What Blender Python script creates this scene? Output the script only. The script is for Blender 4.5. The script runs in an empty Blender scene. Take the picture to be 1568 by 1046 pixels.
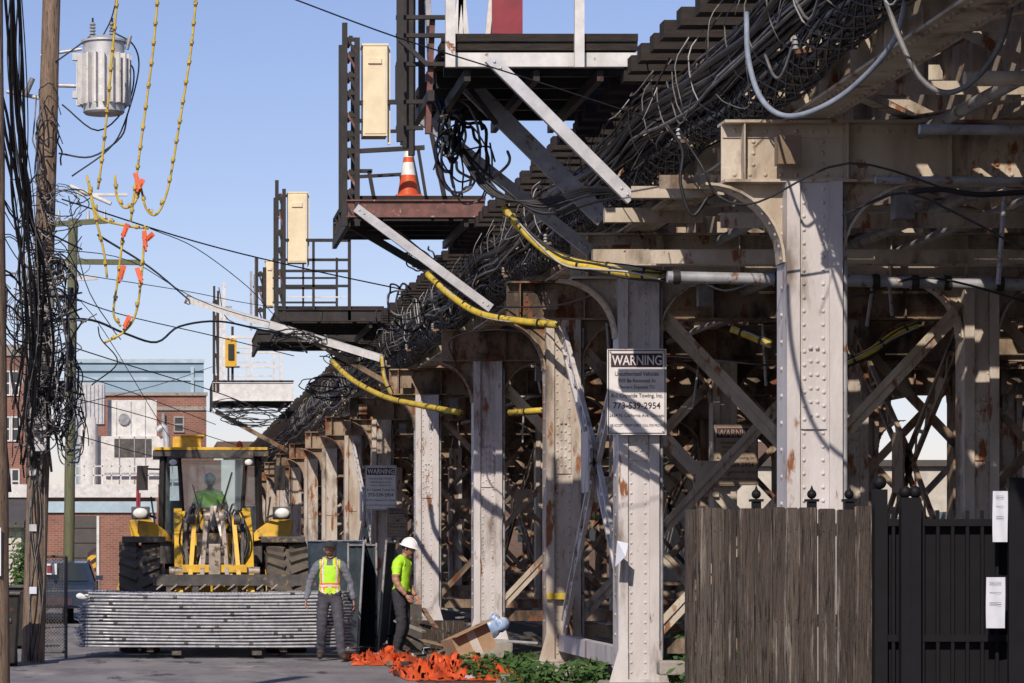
import bpy, math, random, bmesh
from mathutils import Vector, Matrix, noise
R=random.Random(7)
F=4400.;VX=230.;HY=838.;H=1.67
def P(px,py,Y): return Vector(((px-VX)/F*Y, Y, H+(HY-py)/F*Y))
def PX(px,Y): return (px-VX)/F*Y
def PZ(py,Y): return H+(HY-py)/F*Y
scene=bpy.context.scene
# ---------------------------------------------------------------- materials
def mat(name,c1,c2=None,scale=3,rough=.7,metal=0,rust=None,rt=.6,bump=.0,bs=40,stretch=(1,1,1),dirt=None,dt=.55,spec=.4):
    m=bpy.data.materials.new(name);m.use_nodes=True
    N=m.node_tree.nodes;L=m.node_tree.links;b=N['Principled BSDF']
    b.inputs['Roughness'].default_value=rough;b.inputs['Metallic'].default_value=metal
    b.inputs['Specular IOR Level'].default_value=spec
    c2=c2 or tuple(x*.75 for x in c1)
    g=N.new('ShaderNodeNewGeometry');mp=N.new('ShaderNodeMapping');L.new(g.outputs['Position'],mp.inputs['Vector'])
    mp.inputs['Scale'].default_value=stretch
    def ns(sc,det=5,off=0):
        n=N.new('ShaderNodeTexNoise');n.inputs['Scale'].default_value=sc;n.inputs['Detail'].default_value=det;n.inputs['Roughness'].default_value=.65
        if off:
            a=N.new('ShaderNodeVectorMath');a.operation='ADD';a.inputs[1].default_value=(off,off*2,off*3);L.new(mp.outputs[0],a.inputs[0]);L.new(a.outputs[0],n.inputs['Vector'])
        else:L.new(mp.outputs[0],n.inputs['Vector'])
        return n
    def ramp(n,a,b_):
        r=N.new('ShaderNodeMapRange');r.inputs[1].default_value=a;r.inputs[2].default_value=b_;L.new(n.outputs[0],r.inputs[0]);return r.outputs[0]
    def mix(f,a,b_):
        x=N.new('ShaderNodeMix');x.data_type='RGBA';L.new(f,x.inputs[0])
        for i,s in ((6,a),(7,b_)):
            if isinstance(s,tuple):x.inputs[i].default_value=(*s,1)
            else:L.new(s,x.inputs[i])
        return x.outputs[2]
    col=mix(ramp(ns(scale),.35,.65),c1,c2)
    if dirt:col=mix(ramp(ns(scale*.6,6,13),dt,dt+.12),col,dirt)
    if rust:col=mix(ramp(ns(scale*1.7,8,31),rt,rt+.06),col,rust)
    L.new(col,b.inputs['Base Color'])
    if bump:
        bn=N.new('ShaderNodeBump');bn.inputs['Strength'].default_value=bump;bn.inputs['Distance'].default_value=.02
        L.new(ns(bs,6).outputs[0],bn.inputs['Height']);L.new(bn.outputs[0],b.inputs['Normal'])
    return m
RU=(.22,.08,.028)
M={}
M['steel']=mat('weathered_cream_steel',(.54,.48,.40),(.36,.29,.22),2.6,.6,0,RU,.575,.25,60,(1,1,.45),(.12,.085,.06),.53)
M['steelin']=mat('weathered_shade_steel',(.33,.25,.18),(.19,.135,.09),2.2,.7,0,(.17,.06,.022),.54,.25,60,(1,1,.5),(.045,.032,.022),.49)  # darker copy of the rusty steel, with the under-deck shade put into its colour
M['col']=mat('column_paint',(.60,.57,.58),(.45,.42,.41),3.0,.5,0,RU,.60,.2,60,(1,1,.3),(.18,.14,.12),.55)
M['colw']=mat('column_paint_stained',(.53,.48,.43),(.34,.27,.21),2.8,.6,0,RU,.56,.25,60,(1,1,.3),(.13,.095,.07),.53)
M['galv']=mat('galvanised_steel',(.58,.58,.60),(.42,.42,.43),6,.45,.3,(.2,.14,.1),.66,.1,50)
M['pipe']=mat('conduit',(.38,.39,.42),(.24,.24,.26),5,.5,.2,(.18,.1,.06),.57)
M['white']=mat('white_paint',(.70,.69,.68),(.52,.51,.49),5,.55,0,RU,.64)
M['dark']=mat('dark_steel',(.035,.031,.03),(.02,.018,.016),5,.6,.2,(.08,.035,.022),.6)
M['redchan']=mat('red_rust_channel',(.20,.085,.07),(.09,.05,.045),6,.7,0,(.4,.3,.26),.62,.2)
M['tie']=mat('creosoted_timber',(.04,.03,.025),(.02,.016,.014),6,.85,0,None,.5,.6,30,(1,6,6))
M['cream']=mat('cream_enamel',(.78,.67,.46),(.68,.57,.38),4,.5,0,RU,.7)
M['cable']=mat('black_cable',(.022,.022,.026),(.012,.012,.014),8,.5)
M['cableg']=mat('grey_cable',(.20,.195,.20),(.10,.095,.09),8,.5)
M['cablel']=mat('pale_cable',(.48,.47,.47),(.28,.27,.26),8,.5)
M['cableb']=mat('bluegrey_cable',(.28,.32,.39),(.18,.21,.26),8,.4)
M['yellow']=mat('yellow_guard',(.62,.45,.05),(.40,.29,.035),6,.6,0,(.08,.06,.025),.58)
M['orange']=mat('orange_plastic',(.68,.11,.025),(.46,.06,.02),6,.55)
M['conewhite']=mat('reflective_white',(.8,.8,.78),None,6,.4)
M['signw']=mat('sign_white',(.74,.72,.73),(.60,.58,.58),4,.5,0,(.25,.18,.12),.68)
M['signsh']=mat('sign_shade_tone',(.34,.27,.2),(.24,.18,.13),4,.7,0,(.1,.06,.04),.6)  # white board browned and darkened, shade under the deck put into the colour
M['ink']=mat('sign_ink',(.05,.025,.04),None,6,.6)
for i,(a,c) in enumerate((((.105,.082,.068),(.05,.038,.032)),((.08,.06,.05),(.04,.03,.025)),((.14,.115,.098),(.07,.055,.046)))):
    M['wood%d'%i]=mat('fence_wood',a,c,6,.75,0,(.018,.013,.012),.55,.9,18,(11,1,.4),(.32,.28,.245),.57)
M['wood']=M['wood0']
M['pole']=mat('utility_pole_wood',(.27,.19,.135),(.13,.09,.065),5,.85,0,(.05,.038,.03),.57,.7,25,(6,6,.6),(.38,.30,.24),.57)
M['poleg']=mat('treated_pole_wood',(.15,.16,.09),(.10,.10,.06),5,.85,0,None,.6,.5,25,(6,6,.6))
M['iron']=mat('black_iron',(.009,.009,.012),None,6,.6,0,None,.6,0,40,(1,1,1),None,.5,.2)
M['paper']=mat('paper',(.66,.68,.76),(.56,.59,.68),3,.6)
M['conc']=mat('concrete',(.34,.31,.28),(.25,.23,.2),4,.9,0,(.12,.1,.08),.6,.5,30)
M['asph']=mat('alley_surface',(.27,.26,.265),(.16,.15,.16),1.2,.9,0,(.06,.055,.06),.58,.6,60,(1,.4,1),(.37,.35,.33),.6)
M['ground']=mat('dirt_ground',(.12,.10,.08),(.065,.055,.042),1.5,.95,0,(.04,.05,.02),.55,.6,30)
M['lime']=mat('hi_vis_lime',(.46,.82,.04),(.38,.72,.03),9,.7)
M['hvor']=mat('hi_vis_orange',(.85,.19,.03),None,9,.7)
M['silver']=mat('reflective_tape',(.68,.68,.64),None,9,.4)
M['grey']=mat('grey_cloth',(.18,.19,.235),(.11,.12,.15),12,.9,0,None,.5,.4,30)
M['trou']=mat('dark_cloth',(.04,.04,.05),(.025,.025,.032),12,.9,0,None,.5,.4,30)
M['trou2']=mat('slate_cloth',(.075,.075,.095),(.042,.042,.056),12,.9,0,None,.5,.4,30)
M['skin']=mat('skin',(.38,.21,.14),(.32,.17,.115),12,.55)
M['boot']=mat('boot_leather',(.05,.035,.025),None,9,.7)
M['hair']=mat('hair',(.03,.02,.015),None,9,.8)
M['hat']=mat('white_helmet',(.8,.8,.8),(.72,.72,.74),9,.3)
M['yel']=mat('machine_yellow',(.72,.44,.04),(.58,.34,.03),4,.45,0,(.2,.13,.06),.60,0,40,(1,1,1),(.42,.26,.07),.56)
M['rubber']=mat('tyre_rubber',(.075,.065,.055),(.13,.11,.09),5,.85,0,None,.5,.4,30)
M['mach']=mat('machine_grey',(.10,.09,.085),(.05,.05,.05),6,.55,.2,(.22,.15,.09),.58)
M['chrome']=mat('hydraulic_rod',(.48,.42,.36),(.26,.21,.17),6,.4,.3,(.14,.09,.05),.55)
M['blue']=mat('blue_cladding',(.28,.40,.50),(.24,.35,.44),1,.5)
M['bluel']=mat('blue_trim',(.42,.55,.64),None,2,.5)
M['tube']=mat('galvanised_tube',(.44,.45,.48),(.26,.27,.30),9,.4,.3,(.14,.09,.06),.62)
M['green']=mat('privacy_mesh',(.05,.07,.085),(.03,.042,.055),5,.8)
M['card']=mat('cardboard',(.40,.27,.17),(.31,.20,.12),5,.85)
M['bag']=mat('plastic_bag',(.55,.6,.68),(.12,.25,.5),9,.35)
M['leaf']=mat('leaves',(.06,.12,.025),(.035,.075,.018),3,.6)
M['leaf2']=mat('tree_leaves',(.055,.085,.03),(.03,.05,.02),.8,.6)
M['siding']=mat('cream_siding',(.6,.56,.5),None,3,.7)
M['roof']=mat('roofing',(.10,.09,.085),None,2,.9)
M['car']=mat('dark_blue_car_paint',(.03,.045,.08),None,2,.25)
M['red']=mat('red_paint',(.30,.04,.055),(.20,.03,.04),3,.5)
def brick(name,a,b,m):
    mt=bpy.data.materials.new(name);mt.use_nodes=True;N=mt.node_tree.nodes;L=mt.node_tree.links;bs=N['Principled BSDF']
    g=N.new('ShaderNodeNewGeometry');s=N.new('ShaderNodeSeparateXYZ');c=N.new('ShaderNodeCombineXYZ');ad=N.new('ShaderNodeMath')
    L.new(g.outputs['Position'],s.inputs[0]);L.new(s.outputs[0],ad.inputs[0]);L.new(s.outputs[1],ad.inputs[1]);L.new(ad.outputs[0],c.inputs[0]);L.new(s.outputs[2],c.inputs[1])
    t=N.new('ShaderNodeTexBrick');L.new(c.outputs[0],t.inputs['Vector']);t.inputs['Scale'].default_value=1;t.inputs['Brick Width'].default_value=.22;t.inputs['Row Height'].default_value=.075;t.inputs['Mortar Size'].default_value=.008
    t.inputs['Color1'].default_value=(*a,1);t.inputs['Color2'].default_value=(*b,1);t.inputs['Mortar'].default_value=(*m,1)
    n=N.new('ShaderNodeTexNoise');n.inputs['Scale'].default_value=.7;L.new(g.outputs['Position'],n.inputs['Vector'])
    mx=N.new('ShaderNodeMix');mx.data_type='RGBA';mx.blend_type='MULTIPLY';mx.inputs[0].default_value=.6;L.new(t.outputs[0],mx.inputs[6]);L.new(n.outputs[0],mx.inputs[7])
    L.new(mx.outputs[2],bs.inputs['Base Color']);bs.inputs['Roughness'].default_value=.85;return mt
M['brick']=brick('red_brick',(.38,.15,.10),(.29,.11,.075),(.35,.3,.25))
M['brickd']=brick('brown_brick',(.20,.11,.08),(.15,.085,.06),(.2,.17,.14))
gm=bpy.data.materials.new('tinted_glass');gm.use_nodes=True;b=gm.node_tree.nodes['Principled BSDF']
b.inputs['Base Color'].default_value=(.55,.7,.76,1);b.inputs['Transmission Weight'].default_value=.9;b.inputs['Roughness'].default_value=.02;b.inputs['IOR'].default_value=1.25
M['glass']=gm
gm=bpy.data.materials.new('window_glass');gm.use_nodes=True;b=gm.node_tree.nodes['Principled BSDF']
b.inputs['Base Color'].default_value=(.03,.04,.05,1);b.inputs['Roughness'].default_value=.08
M['wglass']=gm
# ---------------------------------------------------------------- mesh builder
class MB:
    def __init__(s): s.v=[];s.f=[];s.m=[];s.sm=[];s.mats=[]
    def mi(s,m):
        if m not in s.mats:s.mats.append(m)
        return s.mats.index(m)
    def add(s,vs,fs,m,smooth=False):
        o=len(s.v);k=s.mi(m);s.v+=[tuple(v) for v in vs]
        for f in fs:s.f.append([i+o for i in f]);s.m.append(k);s.sm.append(smooth)
    def box(s,x0,x1,y0,y1,z0,z1,m):
        s.add([(x0,y0,z0),(x1,y0,z0),(x1,y1,z0),(x0,y1,z0),(x0,y0,z1),(x1,y0,z1),(x1,y1,z1),(x0,y1,z1)],
              [(0,3,2,1),(4,5,6,7),(0,1,5,4),(1,2,6,5),(2,3,7,6),(3,0,4,7)],m)
    def beam(s,p,q,w,h,m,up=(0,0,1)):
        p=Vector(p);q=Vector(q);d=(q-p).normalized();u=Vector(up)
        a=d.cross(u)
        if a.length<.01:a=d.cross(Vector((1,0,0)))
        a.normalize();c=a.cross(d).normalized();a*=w/2;c*=h/2
        s.add([p-a-c,p+a-c,p+a+c,p-a+c,q-a-c,q+a-c,q+a+c,q-a+c],[(0,1,2,3),(7,6,5,4),(0,4,5,1),(1,5,6,2),(2,6,7,3),(3,7,4,0)],m)
    def angle(s,p,q,w,m,up=(0,1,0)):
        p=Vector(p);q=Vector(q);d=(q-p).normalized();u=Vector(up);a=d.cross(u).normalized();c=a.cross(d).normalized()
        s.beam(p,q,w,.012,m,up);o=a*(w/2-.006)+c*(w*.4+.006);s.beam(p+o,q+o,.012,w*.8,m,up)
    def cyl(s,p,q,r,m,r2=None,n=12):
        r2=r if r2 is None else r2
        p=Vector(p);q=Vector(q);d=(q-p).normalized();a=d.orthogonal().normalized();c=d.cross(a)
        vs=[p+(a*math.cos(t)+c*math.sin(t))*r for t in [2*math.pi*i/n for i in range(n)]]+[q+(a*math.cos(t)+c*math.sin(t))*r2 for t in [2*math.pi*i/n for i in range(n)]]
        s.add(vs,[(i,(i+1)%n,n+(i+1)%n,n+i) for i in range(n)],m,True)
        s.add(vs,[list(range(n))[::-1],list(range(n,2*n))],m)
    def tube(s,pts,r,m,n=5,sub=4,taper=None):
        pts=[Vector(p) for p in pts]
        if sub>1 and len(pts)>2:
            o=[];e=[pts[0]*2-pts[1]]+pts+[pts[-1]*2-pts[-2]]
            for i in range(1,len(e)-2):
                for k in range(sub):
                    t=k/sub;a,b,c,d=e[i-1:i+3]
                    o.append(.5*((2*b)+(c-a)*t+(2*a-5*b+4*c-d)*t*t+(3*b-a-3*c+d)*t**3))
            o.append(pts[-1]);pts=o
        vs=[];a=None;L=len(pts)
        for i,p in enumerate(pts):
            d=(pts[min(i+1,L-1)]-pts[max(i-1,0)])
            if d.length<1e-6:d=Vector((0,0,1))
            d.normalize()
            a=d.orthogonal() if a is None else a-d*a.dot(d)
            if a.length<1e-4:a=d.orthogonal()
            a.normalize();c=d.cross(a);rr=r if not taper else r+(taper-r)*i/(L-1)
            vs+=[p+(a*math.cos(t)+c*math.sin(t))*rr for t in [2*math.pi*k/n for k in range(n)]]
        s.add(vs,[(i*n+k,i*n+(k+1)%n,(i+1)*n+(k+1)%n,(i+1)*n+k) for i in range(L-1) for k in range(n)]+[list(range(n))[::-1],[(L-1)*n+k for k in range(n)]],m,True)
    def ball(s,c,r,m,n=10,k=7,z0=-1,rot=None):
        if not isinstance(r,(tuple,list)):r=(r,r,r)
        c=Vector(c);vs=[]
        for i in range(k+1):
            ph=math.acos(z0)*(1-i/k)
            for j in range(n):
                t=2*math.pi*j/n;v=Vector((math.sin(ph)*math.cos(t)*r[0],math.sin(ph)*math.sin(t)*r[1],math.cos(ph)*r[2]))
                if rot:v=rot@v
                vs.append(c+v)
        s.add(vs,[(i*n+j,i*n+(j+1)%n,(i+1)*n+(j+1)%n,(i+1)*n+j) for i in range(k) for j in range(n)],m,True)
    def rivet(s,c,nr,m,r=.019,h=.014):
        c=Vector(c);nr=Vector(nr);a=nr.orthogonal().normalized();b=nr.cross(a);n=6
        vs=[c+(a*math.cos(t)+b*math.sin(t))*r for t in [math.pi/3*i for i in range(n)]]+[c+nr*h+(a*math.cos(t)+b*math.sin(t))*r*.5 for t in [math.pi/3*i for i in range(n)]]
        s.add(vs,[(i,(i+1)%n,n+(i+1)%n,n+i) for i in range(n)]+[list(range(n,2*n))],m,True)
    def build(s,name,parent=None,bevel=0):
        if not s.v:return None
        xs=[v[0] for v in s.v];ys=[v[1] for v in s.v];zs=[v[2] for v in s.v]
        o=Vector(((min(xs)+max(xs))/2,(min(ys)+max(ys))/2,min(zs)))
        me=bpy.data.meshes.new(name);me.from_pydata([Vector(v)-o for v in s.v],[],s.f)
        for k in s.mats:me.materials.append(M[k])
        me.polygons.foreach_set('material_index',s.m);me.polygons.foreach_set('use_smooth',s.sm);me.update()
        ob=bpy.data.objects.new(name,me);scene.collection.objects.link(ob);ob.location=o
        if parent:
            ob.parent=parent;ob.matrix_parent_inverse=Matrix.Translation(-parent.location)
        if bevel:
            bv=ob.modifiers.new('b','BEVEL');bv.width=bevel;bv.segments=2;bv.limit_method='ANGLE'
        return ob
def empty(name,loc):
    e=bpy.data.objects.new(name,None);e.location=loc;scene.collection.objects.link(e);return e
def textmesh(body,x,y,z,width,mt,name,parent,height=None,bold=0):
    cu=bpy.data.curves.new('t','FONT');cu.body=body;cu.align_x='CENTER';cu.align_y='CENTER';cu.size=.1;cu.offset=bold
    ob=bpy.data.objects.new('t',cu);scene.collection.objects.link(ob);bpy.context.view_layer.update()
    dg=bpy.context.evaluated_depsgraph_get();me=bpy.data.meshes.new_from_object(ob.evaluated_get(dg))
    bpy.data.objects.remove(ob)
    xs=[v.co.x for v in me.vertices];ys=[v.co.y for v in me.vertices];sx=width/(max(xs)-min(xs));sy=height/(max(ys)-min(ys)) if height else sx
    mx=(max(xs)+min(xs))/2;my=(max(ys)+min(ys))/2
    for v in me.vertices:v.co=((v.co.x-mx)*sx,0,(v.co.y-my)*sy)
    me.materials.clear();me.materials.append(M[mt]);o=bpy.data.objects.new(name,me);scene.collection.objects.link(o);o.location=(x,y,z)
    o.parent=parent;o.matrix_parent_inverse=Matrix.Translation(-parent.location)
# ---------------------------------------------------------------- ground
b=MB();b.box(-1500,1500,-1500,2500,-.3,0,'ground');b.build('ground')
b=MB();b.box(-2.7,3.3,-30,104,-.02,.004,'asph');b.build('alley_road')
b=MB();b.box(-60,60,104.001,112,-.02,.004,'asph');b.build('cross_street_road')
b=MB();b.box(-60,60,112.0,114,-.02,.13,'conc');b.build('sidewalk')
# ---------------------------------------------------------------- elevated structure
AX=5.14;BX=8.75;CX=12.4;DX=16.0
EL=empty('elevated_railway',(AX,60,0))
bents=[6,14,22.4,30.4,35.9,43.9,53.5,64,73,82.5,92,102,112,122,134,146,158]
def column(X,Y,z0,z1,det,m,w=.43):
    b=MB();d=.36
    for sx in(-1,1):
        xa=X+sx*(w/2-.05);b.box(xa-.05,xa+.05,Y-d/2,Y-d/2+.014,z0,z1,m)
        b.box(xa-.05,xa+.05,Y+d/2-.014,Y+d/2,z0,z1,m)
        xo=X+sx*(w/2-.006);b.box(xo-.006,xo+.006,Y-d/2+.014,Y+d/2-.014,z0,z1,m)
        xi=X+sx*(w/2-.13);b.box(min(xi,xi+sx*.035),max(xi,xi+sx*.035),Y-d/2+.045,Y+d/2-.05,z0,z1,m)
    b.box(X-w/2+.012,X+w/2-.012,Y-.13,Y-.115,z0,z1,m)
    ms=z0+(z1-z0)*.62
    b.box(X-.10,X+.10,Y-.15,Y-.1305,ms-.3,ms+.3,m)
    b.box(X-w/2-.012,X+w/2+.012,Y-d/2-.02,Y+d/2+.02,z0,z0+.03,m)
    for sx in(-1,1):
        b.add([(X+sx*w/2,Y-d/2-.016,z0),(X+sx*(w/2+.10),Y-d/2-.016,z0),(X+sx*w/2,Y-d/2-.016,z0+.35),(X+sx*(w/2-.1),Y-d/2-.016,z0+.35),(X+sx*(w/2-.1),Y-d/2-.016,z0)],[(0,1,2),(0,2,3,4)],m)
        if det:
            z=z0+.5
            while z<z1-.1:
                b.rivet((X+sx*(w/2),Y,z),(sx,0,0),m);z+=.21
    if det:
        z=z0+.1
        while z<z1-.05:
            for x in(-.075,.075):
                yy=Y-.15 if abs(z-ms)<.3 else Y-.13
                b.rivet((X+x,yy,z),(0,-1,0),m)
                if abs(z-ms)<.3:b.rivet((X+x*.35,yy,z+.03),(0,-1,0),m)
            z+=.105
    b.build('column',EL)
    f=MB();f.box(X-.36,X+.36,Y-.36,Y+.36,-.1,z0-.001,'conc');f.build('footing',EL,.03)
def arc(b,X,Y,zt,sx,m,r=.62,w=.26):
    n=10;cx=X+sx*r;cz=zt-r;pts=[]
    for i in range(n+1):
        t=math.pi/2*i/n;pts.append((cx-sx*r*math.sin(t),cz+r*math.cos(t)))
    for (x0,za),(x1,zb) in zip(pts[:-1],pts[1:]):
        vs=[(x0,Y-w/2,za),(x1,Y-w/2,zb),(x1,Y+w/2,zb),(x0,Y+w/2,za)]
        vs2=[(vx-(vx-cx)/r*.02,vy,vz-(vz-cz)/r*.02) for vx,vy,vz in vs]
        b.add(vs+vs2,[(0,1,2,3),(7,6,5,4),(0,4,5,1),(3,2,6,7)],m)
        b.add([(x0,Y-.006,za),(x1,Y-.006,zb),(X,Y-.006,zt)],[(0,1,2)],m)
        b.add([(x0,Y+.006,za),(x1,Y+.006,zb),(X,Y+.006,zt)],[(0,1,2)],m)
        b.rivet(((x0+x1)/2-(((x0+x1)/2)-cx)/r*.02,Y-w*.3,(za+zb)/2-.018),Vector((cx-x0,-.0,cz-za)).normalized(),m)
def lattice(b,p,q,up,m,w=.22,t=.05):
    p=Vector(p);q=Vector(q);d=(q-p).normalized();a=d.cross(Vector(up)).normalized()*w/2
    b.beam(p+a,q+a,t,t,m,up);b.beam(p-a,q-a,t,t,m,up)
    n=max(2,int((q-p).length/(w*1.1)))
    for i in range(n):
        s=1 if i%2 else -1
        b.beam(p+(q-p)*i/n+a*s,p+(q-p)*(i+1)/n-a*s,.045,.012,m,a.cross(d))
    for f in (0.02,.5,.98):
        c=p+(q-p)*f;b.beam(c-d*.12,c+d*.12,w+.1,.014,m,Vector(up))
ZT=4.5
for i,Y in enumerate(bents):
    near=Y<50
    mA=('col' if i in(2,3,5,6) else 'colw')
    column(AX,Y,.25,ZT,Y<66 and Y>20,mA)
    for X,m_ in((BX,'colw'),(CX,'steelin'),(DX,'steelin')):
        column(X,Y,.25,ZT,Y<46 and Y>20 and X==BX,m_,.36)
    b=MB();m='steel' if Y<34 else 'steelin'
    b.box(4.45,DX+.5,Y-.008,Y+.008,ZT+.02,ZT+.46,m)
    for z in(ZT,ZT+.46):b.box(4.45,DX+.5,Y-.15,Y+.15,z,z+.022,m)
    for z in(ZT+.022,ZT+.36):b.box(4.46,DX+.49,Y-.022,Y-.0085,z,z+.1,m)
    x=4.6
    while x<DX+.4:
        b.box(x,x+.012,Y-.14,Y-.0225,ZT+.025,ZT+.455,m)
        x+=.8
    if near:
        x=4.55
        while x<11:
            b.rivet((x,Y-.023,ZT+.07),(0,-1,0),m);b.rivet((x,Y-.023,ZT+.41),(0,-1,0),m);x+=.12
        for k in range(3):
            for x in(4.7,AX-.1,AX+.1,6.6,6.85,8.3,8.6):b.rivet((x,Y-.009,ZT+.15+k*.09),(0,-1,0),m)
    for X in (AX,BX,CX,DX):
        ww=.215 if X==AX else .18
        arc(b,X-ww,Y,ZT,-1,m);arc(b,X+ww,Y,ZT,1,m)
    b.build('cross_girder',EL)
    b=MB();mb='steelin';m='steel' if near else 'steelin'
    pa=(AX+.22,Y+.05,ZT-.35);pb=(BX-.2,Y+.05,.75);pc=(AX+.22,Y-.05,.75);pd=(BX-.2,Y-.05,ZT-.35)
    if i>2:
        for p,q in((pa,pb),(pc,pd)):
            b.beam(p,q,.10,.012,m,(0,1,0));b.beam(Vector(p)+Vector((0,.03,.0)),Vector(q)+Vector((0,.03,0)),.012,.07,m,(0,1,0))
            if Y<50: b.beam(Vector(p)+Vector((0,-.03,.1)),Vector(q)+Vector((0,-.03,.1)),.07,.012,m,(0,1,0))
        cxm=(AX+BX)/2;b.box(cxm-.16,cxm+.16,Y-.012,Y+.012,2.3,2.75,m)
        for p,q in(((BX+.2,Y+.05,ZT-.35),(CX-.2,Y+.05,.75)),((BX+.2,Y-.05,.75),(CX-.2,Y-.05,ZT-.35)),((CX+.2,Y+.05,ZT-.35),(DX-.2,Y+.05,.75)),((CX+.2,Y-.05,.75),(DX-.2,Y-.05,ZT-.35))):
            b.beam(p,q,.12,.03,mb,(0,1,0))
        b.beam((AX,Y+.2,.62),(DX,Y+.2,.62),.1,.16,mb)
        b.build('cross_bracing',EL)
for (i,j) in((3,4),(7,8),(11,12),(14,15)):
    for X in(AX,BX,CX):
        b=MB();ya=bents[i];yb=bents[j];m='col' if X==AX else 'steelin'
        c=Vector((X,(ya+yb)/2,2.65))
        for y,z in((ya+.2,4.25),(yb-.2,4.25),(ya+.2,.7),(yb-.2,.7)):
            lattice(b,(X,y,z),c,(1,0,0),m)
        b.box(X-.13,X-.11,c.y-.25,c.y+.25,2.3,3.,m)
        b.box(X-.06,X+.06,ya,yb,.38,.58,m)
        b.build('tower_lattice_brace',EL)
def girder(X,y0,y1,m,st=1.0,z0=4.99,z1=6.03,rv=False,fw=.32):
    b=MB();b.box(X-.007,X+.007,y0,y1,z0+.022,z1-.022,m)
    for z in(z0,z1-.022):b.box(X-fw/2,X+fw/2,y0,y1,z,z+.022,m)
    for sx in(-1,1):
        for z in(z0+.022,z1-.022-.12):b.box(min(X+sx*.0075,X+sx*.02),max(X+sx*.0075,X+sx*.02),y0,y1,z,z+.12,m)
    y=y0+.3
    while y<y1:
        b.box(X-fw/2+.02,X-.021,y,y+.014,z0+.023,z1-.023,m);b.box(X+.021,X+fw/2-.02,y,y+.014,z0+.023,z1-.023,m)
        if rv:
            for k in range(9):b.rivet((X-.008,y-.05,z0+.12+k*.1),(-1,0,0),m)
        y+=st
    if rv:
        y=y0
        while y<y1:
            for z in(z0+.08,z1-.08):b.rivet((X-.02,y,z),(-1,0,0),m)
            b.rivet((X-fw*.33,y,z0),(0,0,-1),m);b.rivet((X+fw*.33,y,z0),(0,0,-1),m);y+=.13
    return b
girder(5.12,2,45,'steel',.95,rv=True,fw=.36).build('edge_girder',EL)
girder(5.12,45.003,165,'steel',1.2).build('edge_girder',EL)
for X in(6.75,8.45,10.1,11.8,13.4,15.1,16.6):
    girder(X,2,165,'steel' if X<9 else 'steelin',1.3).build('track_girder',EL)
b=MB();gx=[5.12,6.75,8.45,10.1,11.8,13.4,15.1,16.6]
y=3.0;k=0
while y<150:
    for a,c in zip(gx[:-1],gx[1:]):
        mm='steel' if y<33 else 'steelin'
        if y<50:
            b.angle((a+.18,y,5.06),(c-.18,y,5.06),.10,mm);b.angle((a+.18,y,5.92),(c-.18,y,5.92),.10,mm)
        else:
            b.beam((a+.18,y,5.06),(c-.18,y,5.06),.09,.09,mm);b.beam((a+.18,y,5.92),(c-.18,y,5.92),.09,.09,mm)
        b.beam((a+.02,y+.03,5.1),(c-.02,y+.03,5.9),.08,.02,mm,(0,1,0));b.beam((a+.02,y-.03,5.9),(c-.02,y-.03,5.1),.08,.02,mm,(0,1,0))
        b.beam((a,y,5.03),(c,y+2.6,5.03) if k%2 else (c,y-2.6,5.03),.10,.012,mm)
    y+=2.6;k+=1
b.build('sway_bracing',EL)
b=MB();y=2.
while y<165:
    xs=[(4.46+R.uniform(-.06,.05),8.2),(8.5,12.3),(12.6,16.9)]
    zt=6.18+R.uniform(0,.02)
    for x0,x1 in xs:b.box(x0,x1,y,y+.22,6.04,zt,'tie')
    y+=.58
b.box(5.02,5.2,2,165,6.205,6.33,'tie');b.box(7.9,8.1,2,165,6.205,6.33,'tie')
for x in(12.8,16.4):b.box(x,x+.2,2,165,6.205,6.24,'tie')
for x in(5.45,6.85,9.6,11.05,13.7,15.15):b.box(x,x+.07,2,165,6.205,6.33,'dark')
b.build('timber_track_deck',EL)
# ---------------------------------------------------------------- conduits and pipes
b=MB()
b.cyl(P(1022,424,24.5),P(1640,438,24.5),.05,'pipe');
for px in(1035,1190,1225,1340,1400,1450,1530):
    c=P(px,424+(px-1022)*.022,24.5);b.cyl(c-Vector((.03,0,0)),c+Vector((.03,0,0)),.066,'dark')
b.cyl((5.3,19.8,4.55),(9,19.8,4.52),.035,'pipe');b.cyl((5.3,18.7,4.72),(9,18.7,4.72),.05,'steel')
b.cyl((5.35,21.2,4.38),(9,21.2,4.35),.03,'pipe')
b.angle((5.2,26.2,4.65),(9.,26.2,4.65),.14,'steel');b.angle((4.5,27.2,4.42),(9.,27.2,4.42),.13,'steel');b.beam((4.4,28.6,4.55),(9.,28.6,4.55),.12,.16,'steel')
b.angle((4.5,25.4,4.9),(9.,25.4,4.9),.12,'steel')
for X,Z,r in((6.0,4.9,.05),(7.4,4.85,.06),(7.9,4.8,.04)):
    b.cyl((X,12,Z),(X,120,Z),r,'pipe')
R.seed(41)
for Y in bents[2:9]:
    for k in range(3):
        x=R.uniform(5.5,8.4);b.cyl((x,Y-.2,ZT-.05),(x+R.uniform(-.1,.1),Y-.2,R.uniform(3.6,4.2)),.018,'pipe');
    x=R.uniform(4.6,5.0);b.box(x,x+.18,Y-.3,Y-.16,4.62,4.84,'steelin');b.box(x+.9,x+1.05,Y-.3,Y-.16,4.2,4.42,'cableg')
    b.cyl((AX+.25,Y-.1,.5),(AX+.25,Y-.1,4.4),.02,'pipe')
b.build('conduit_run')
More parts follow.
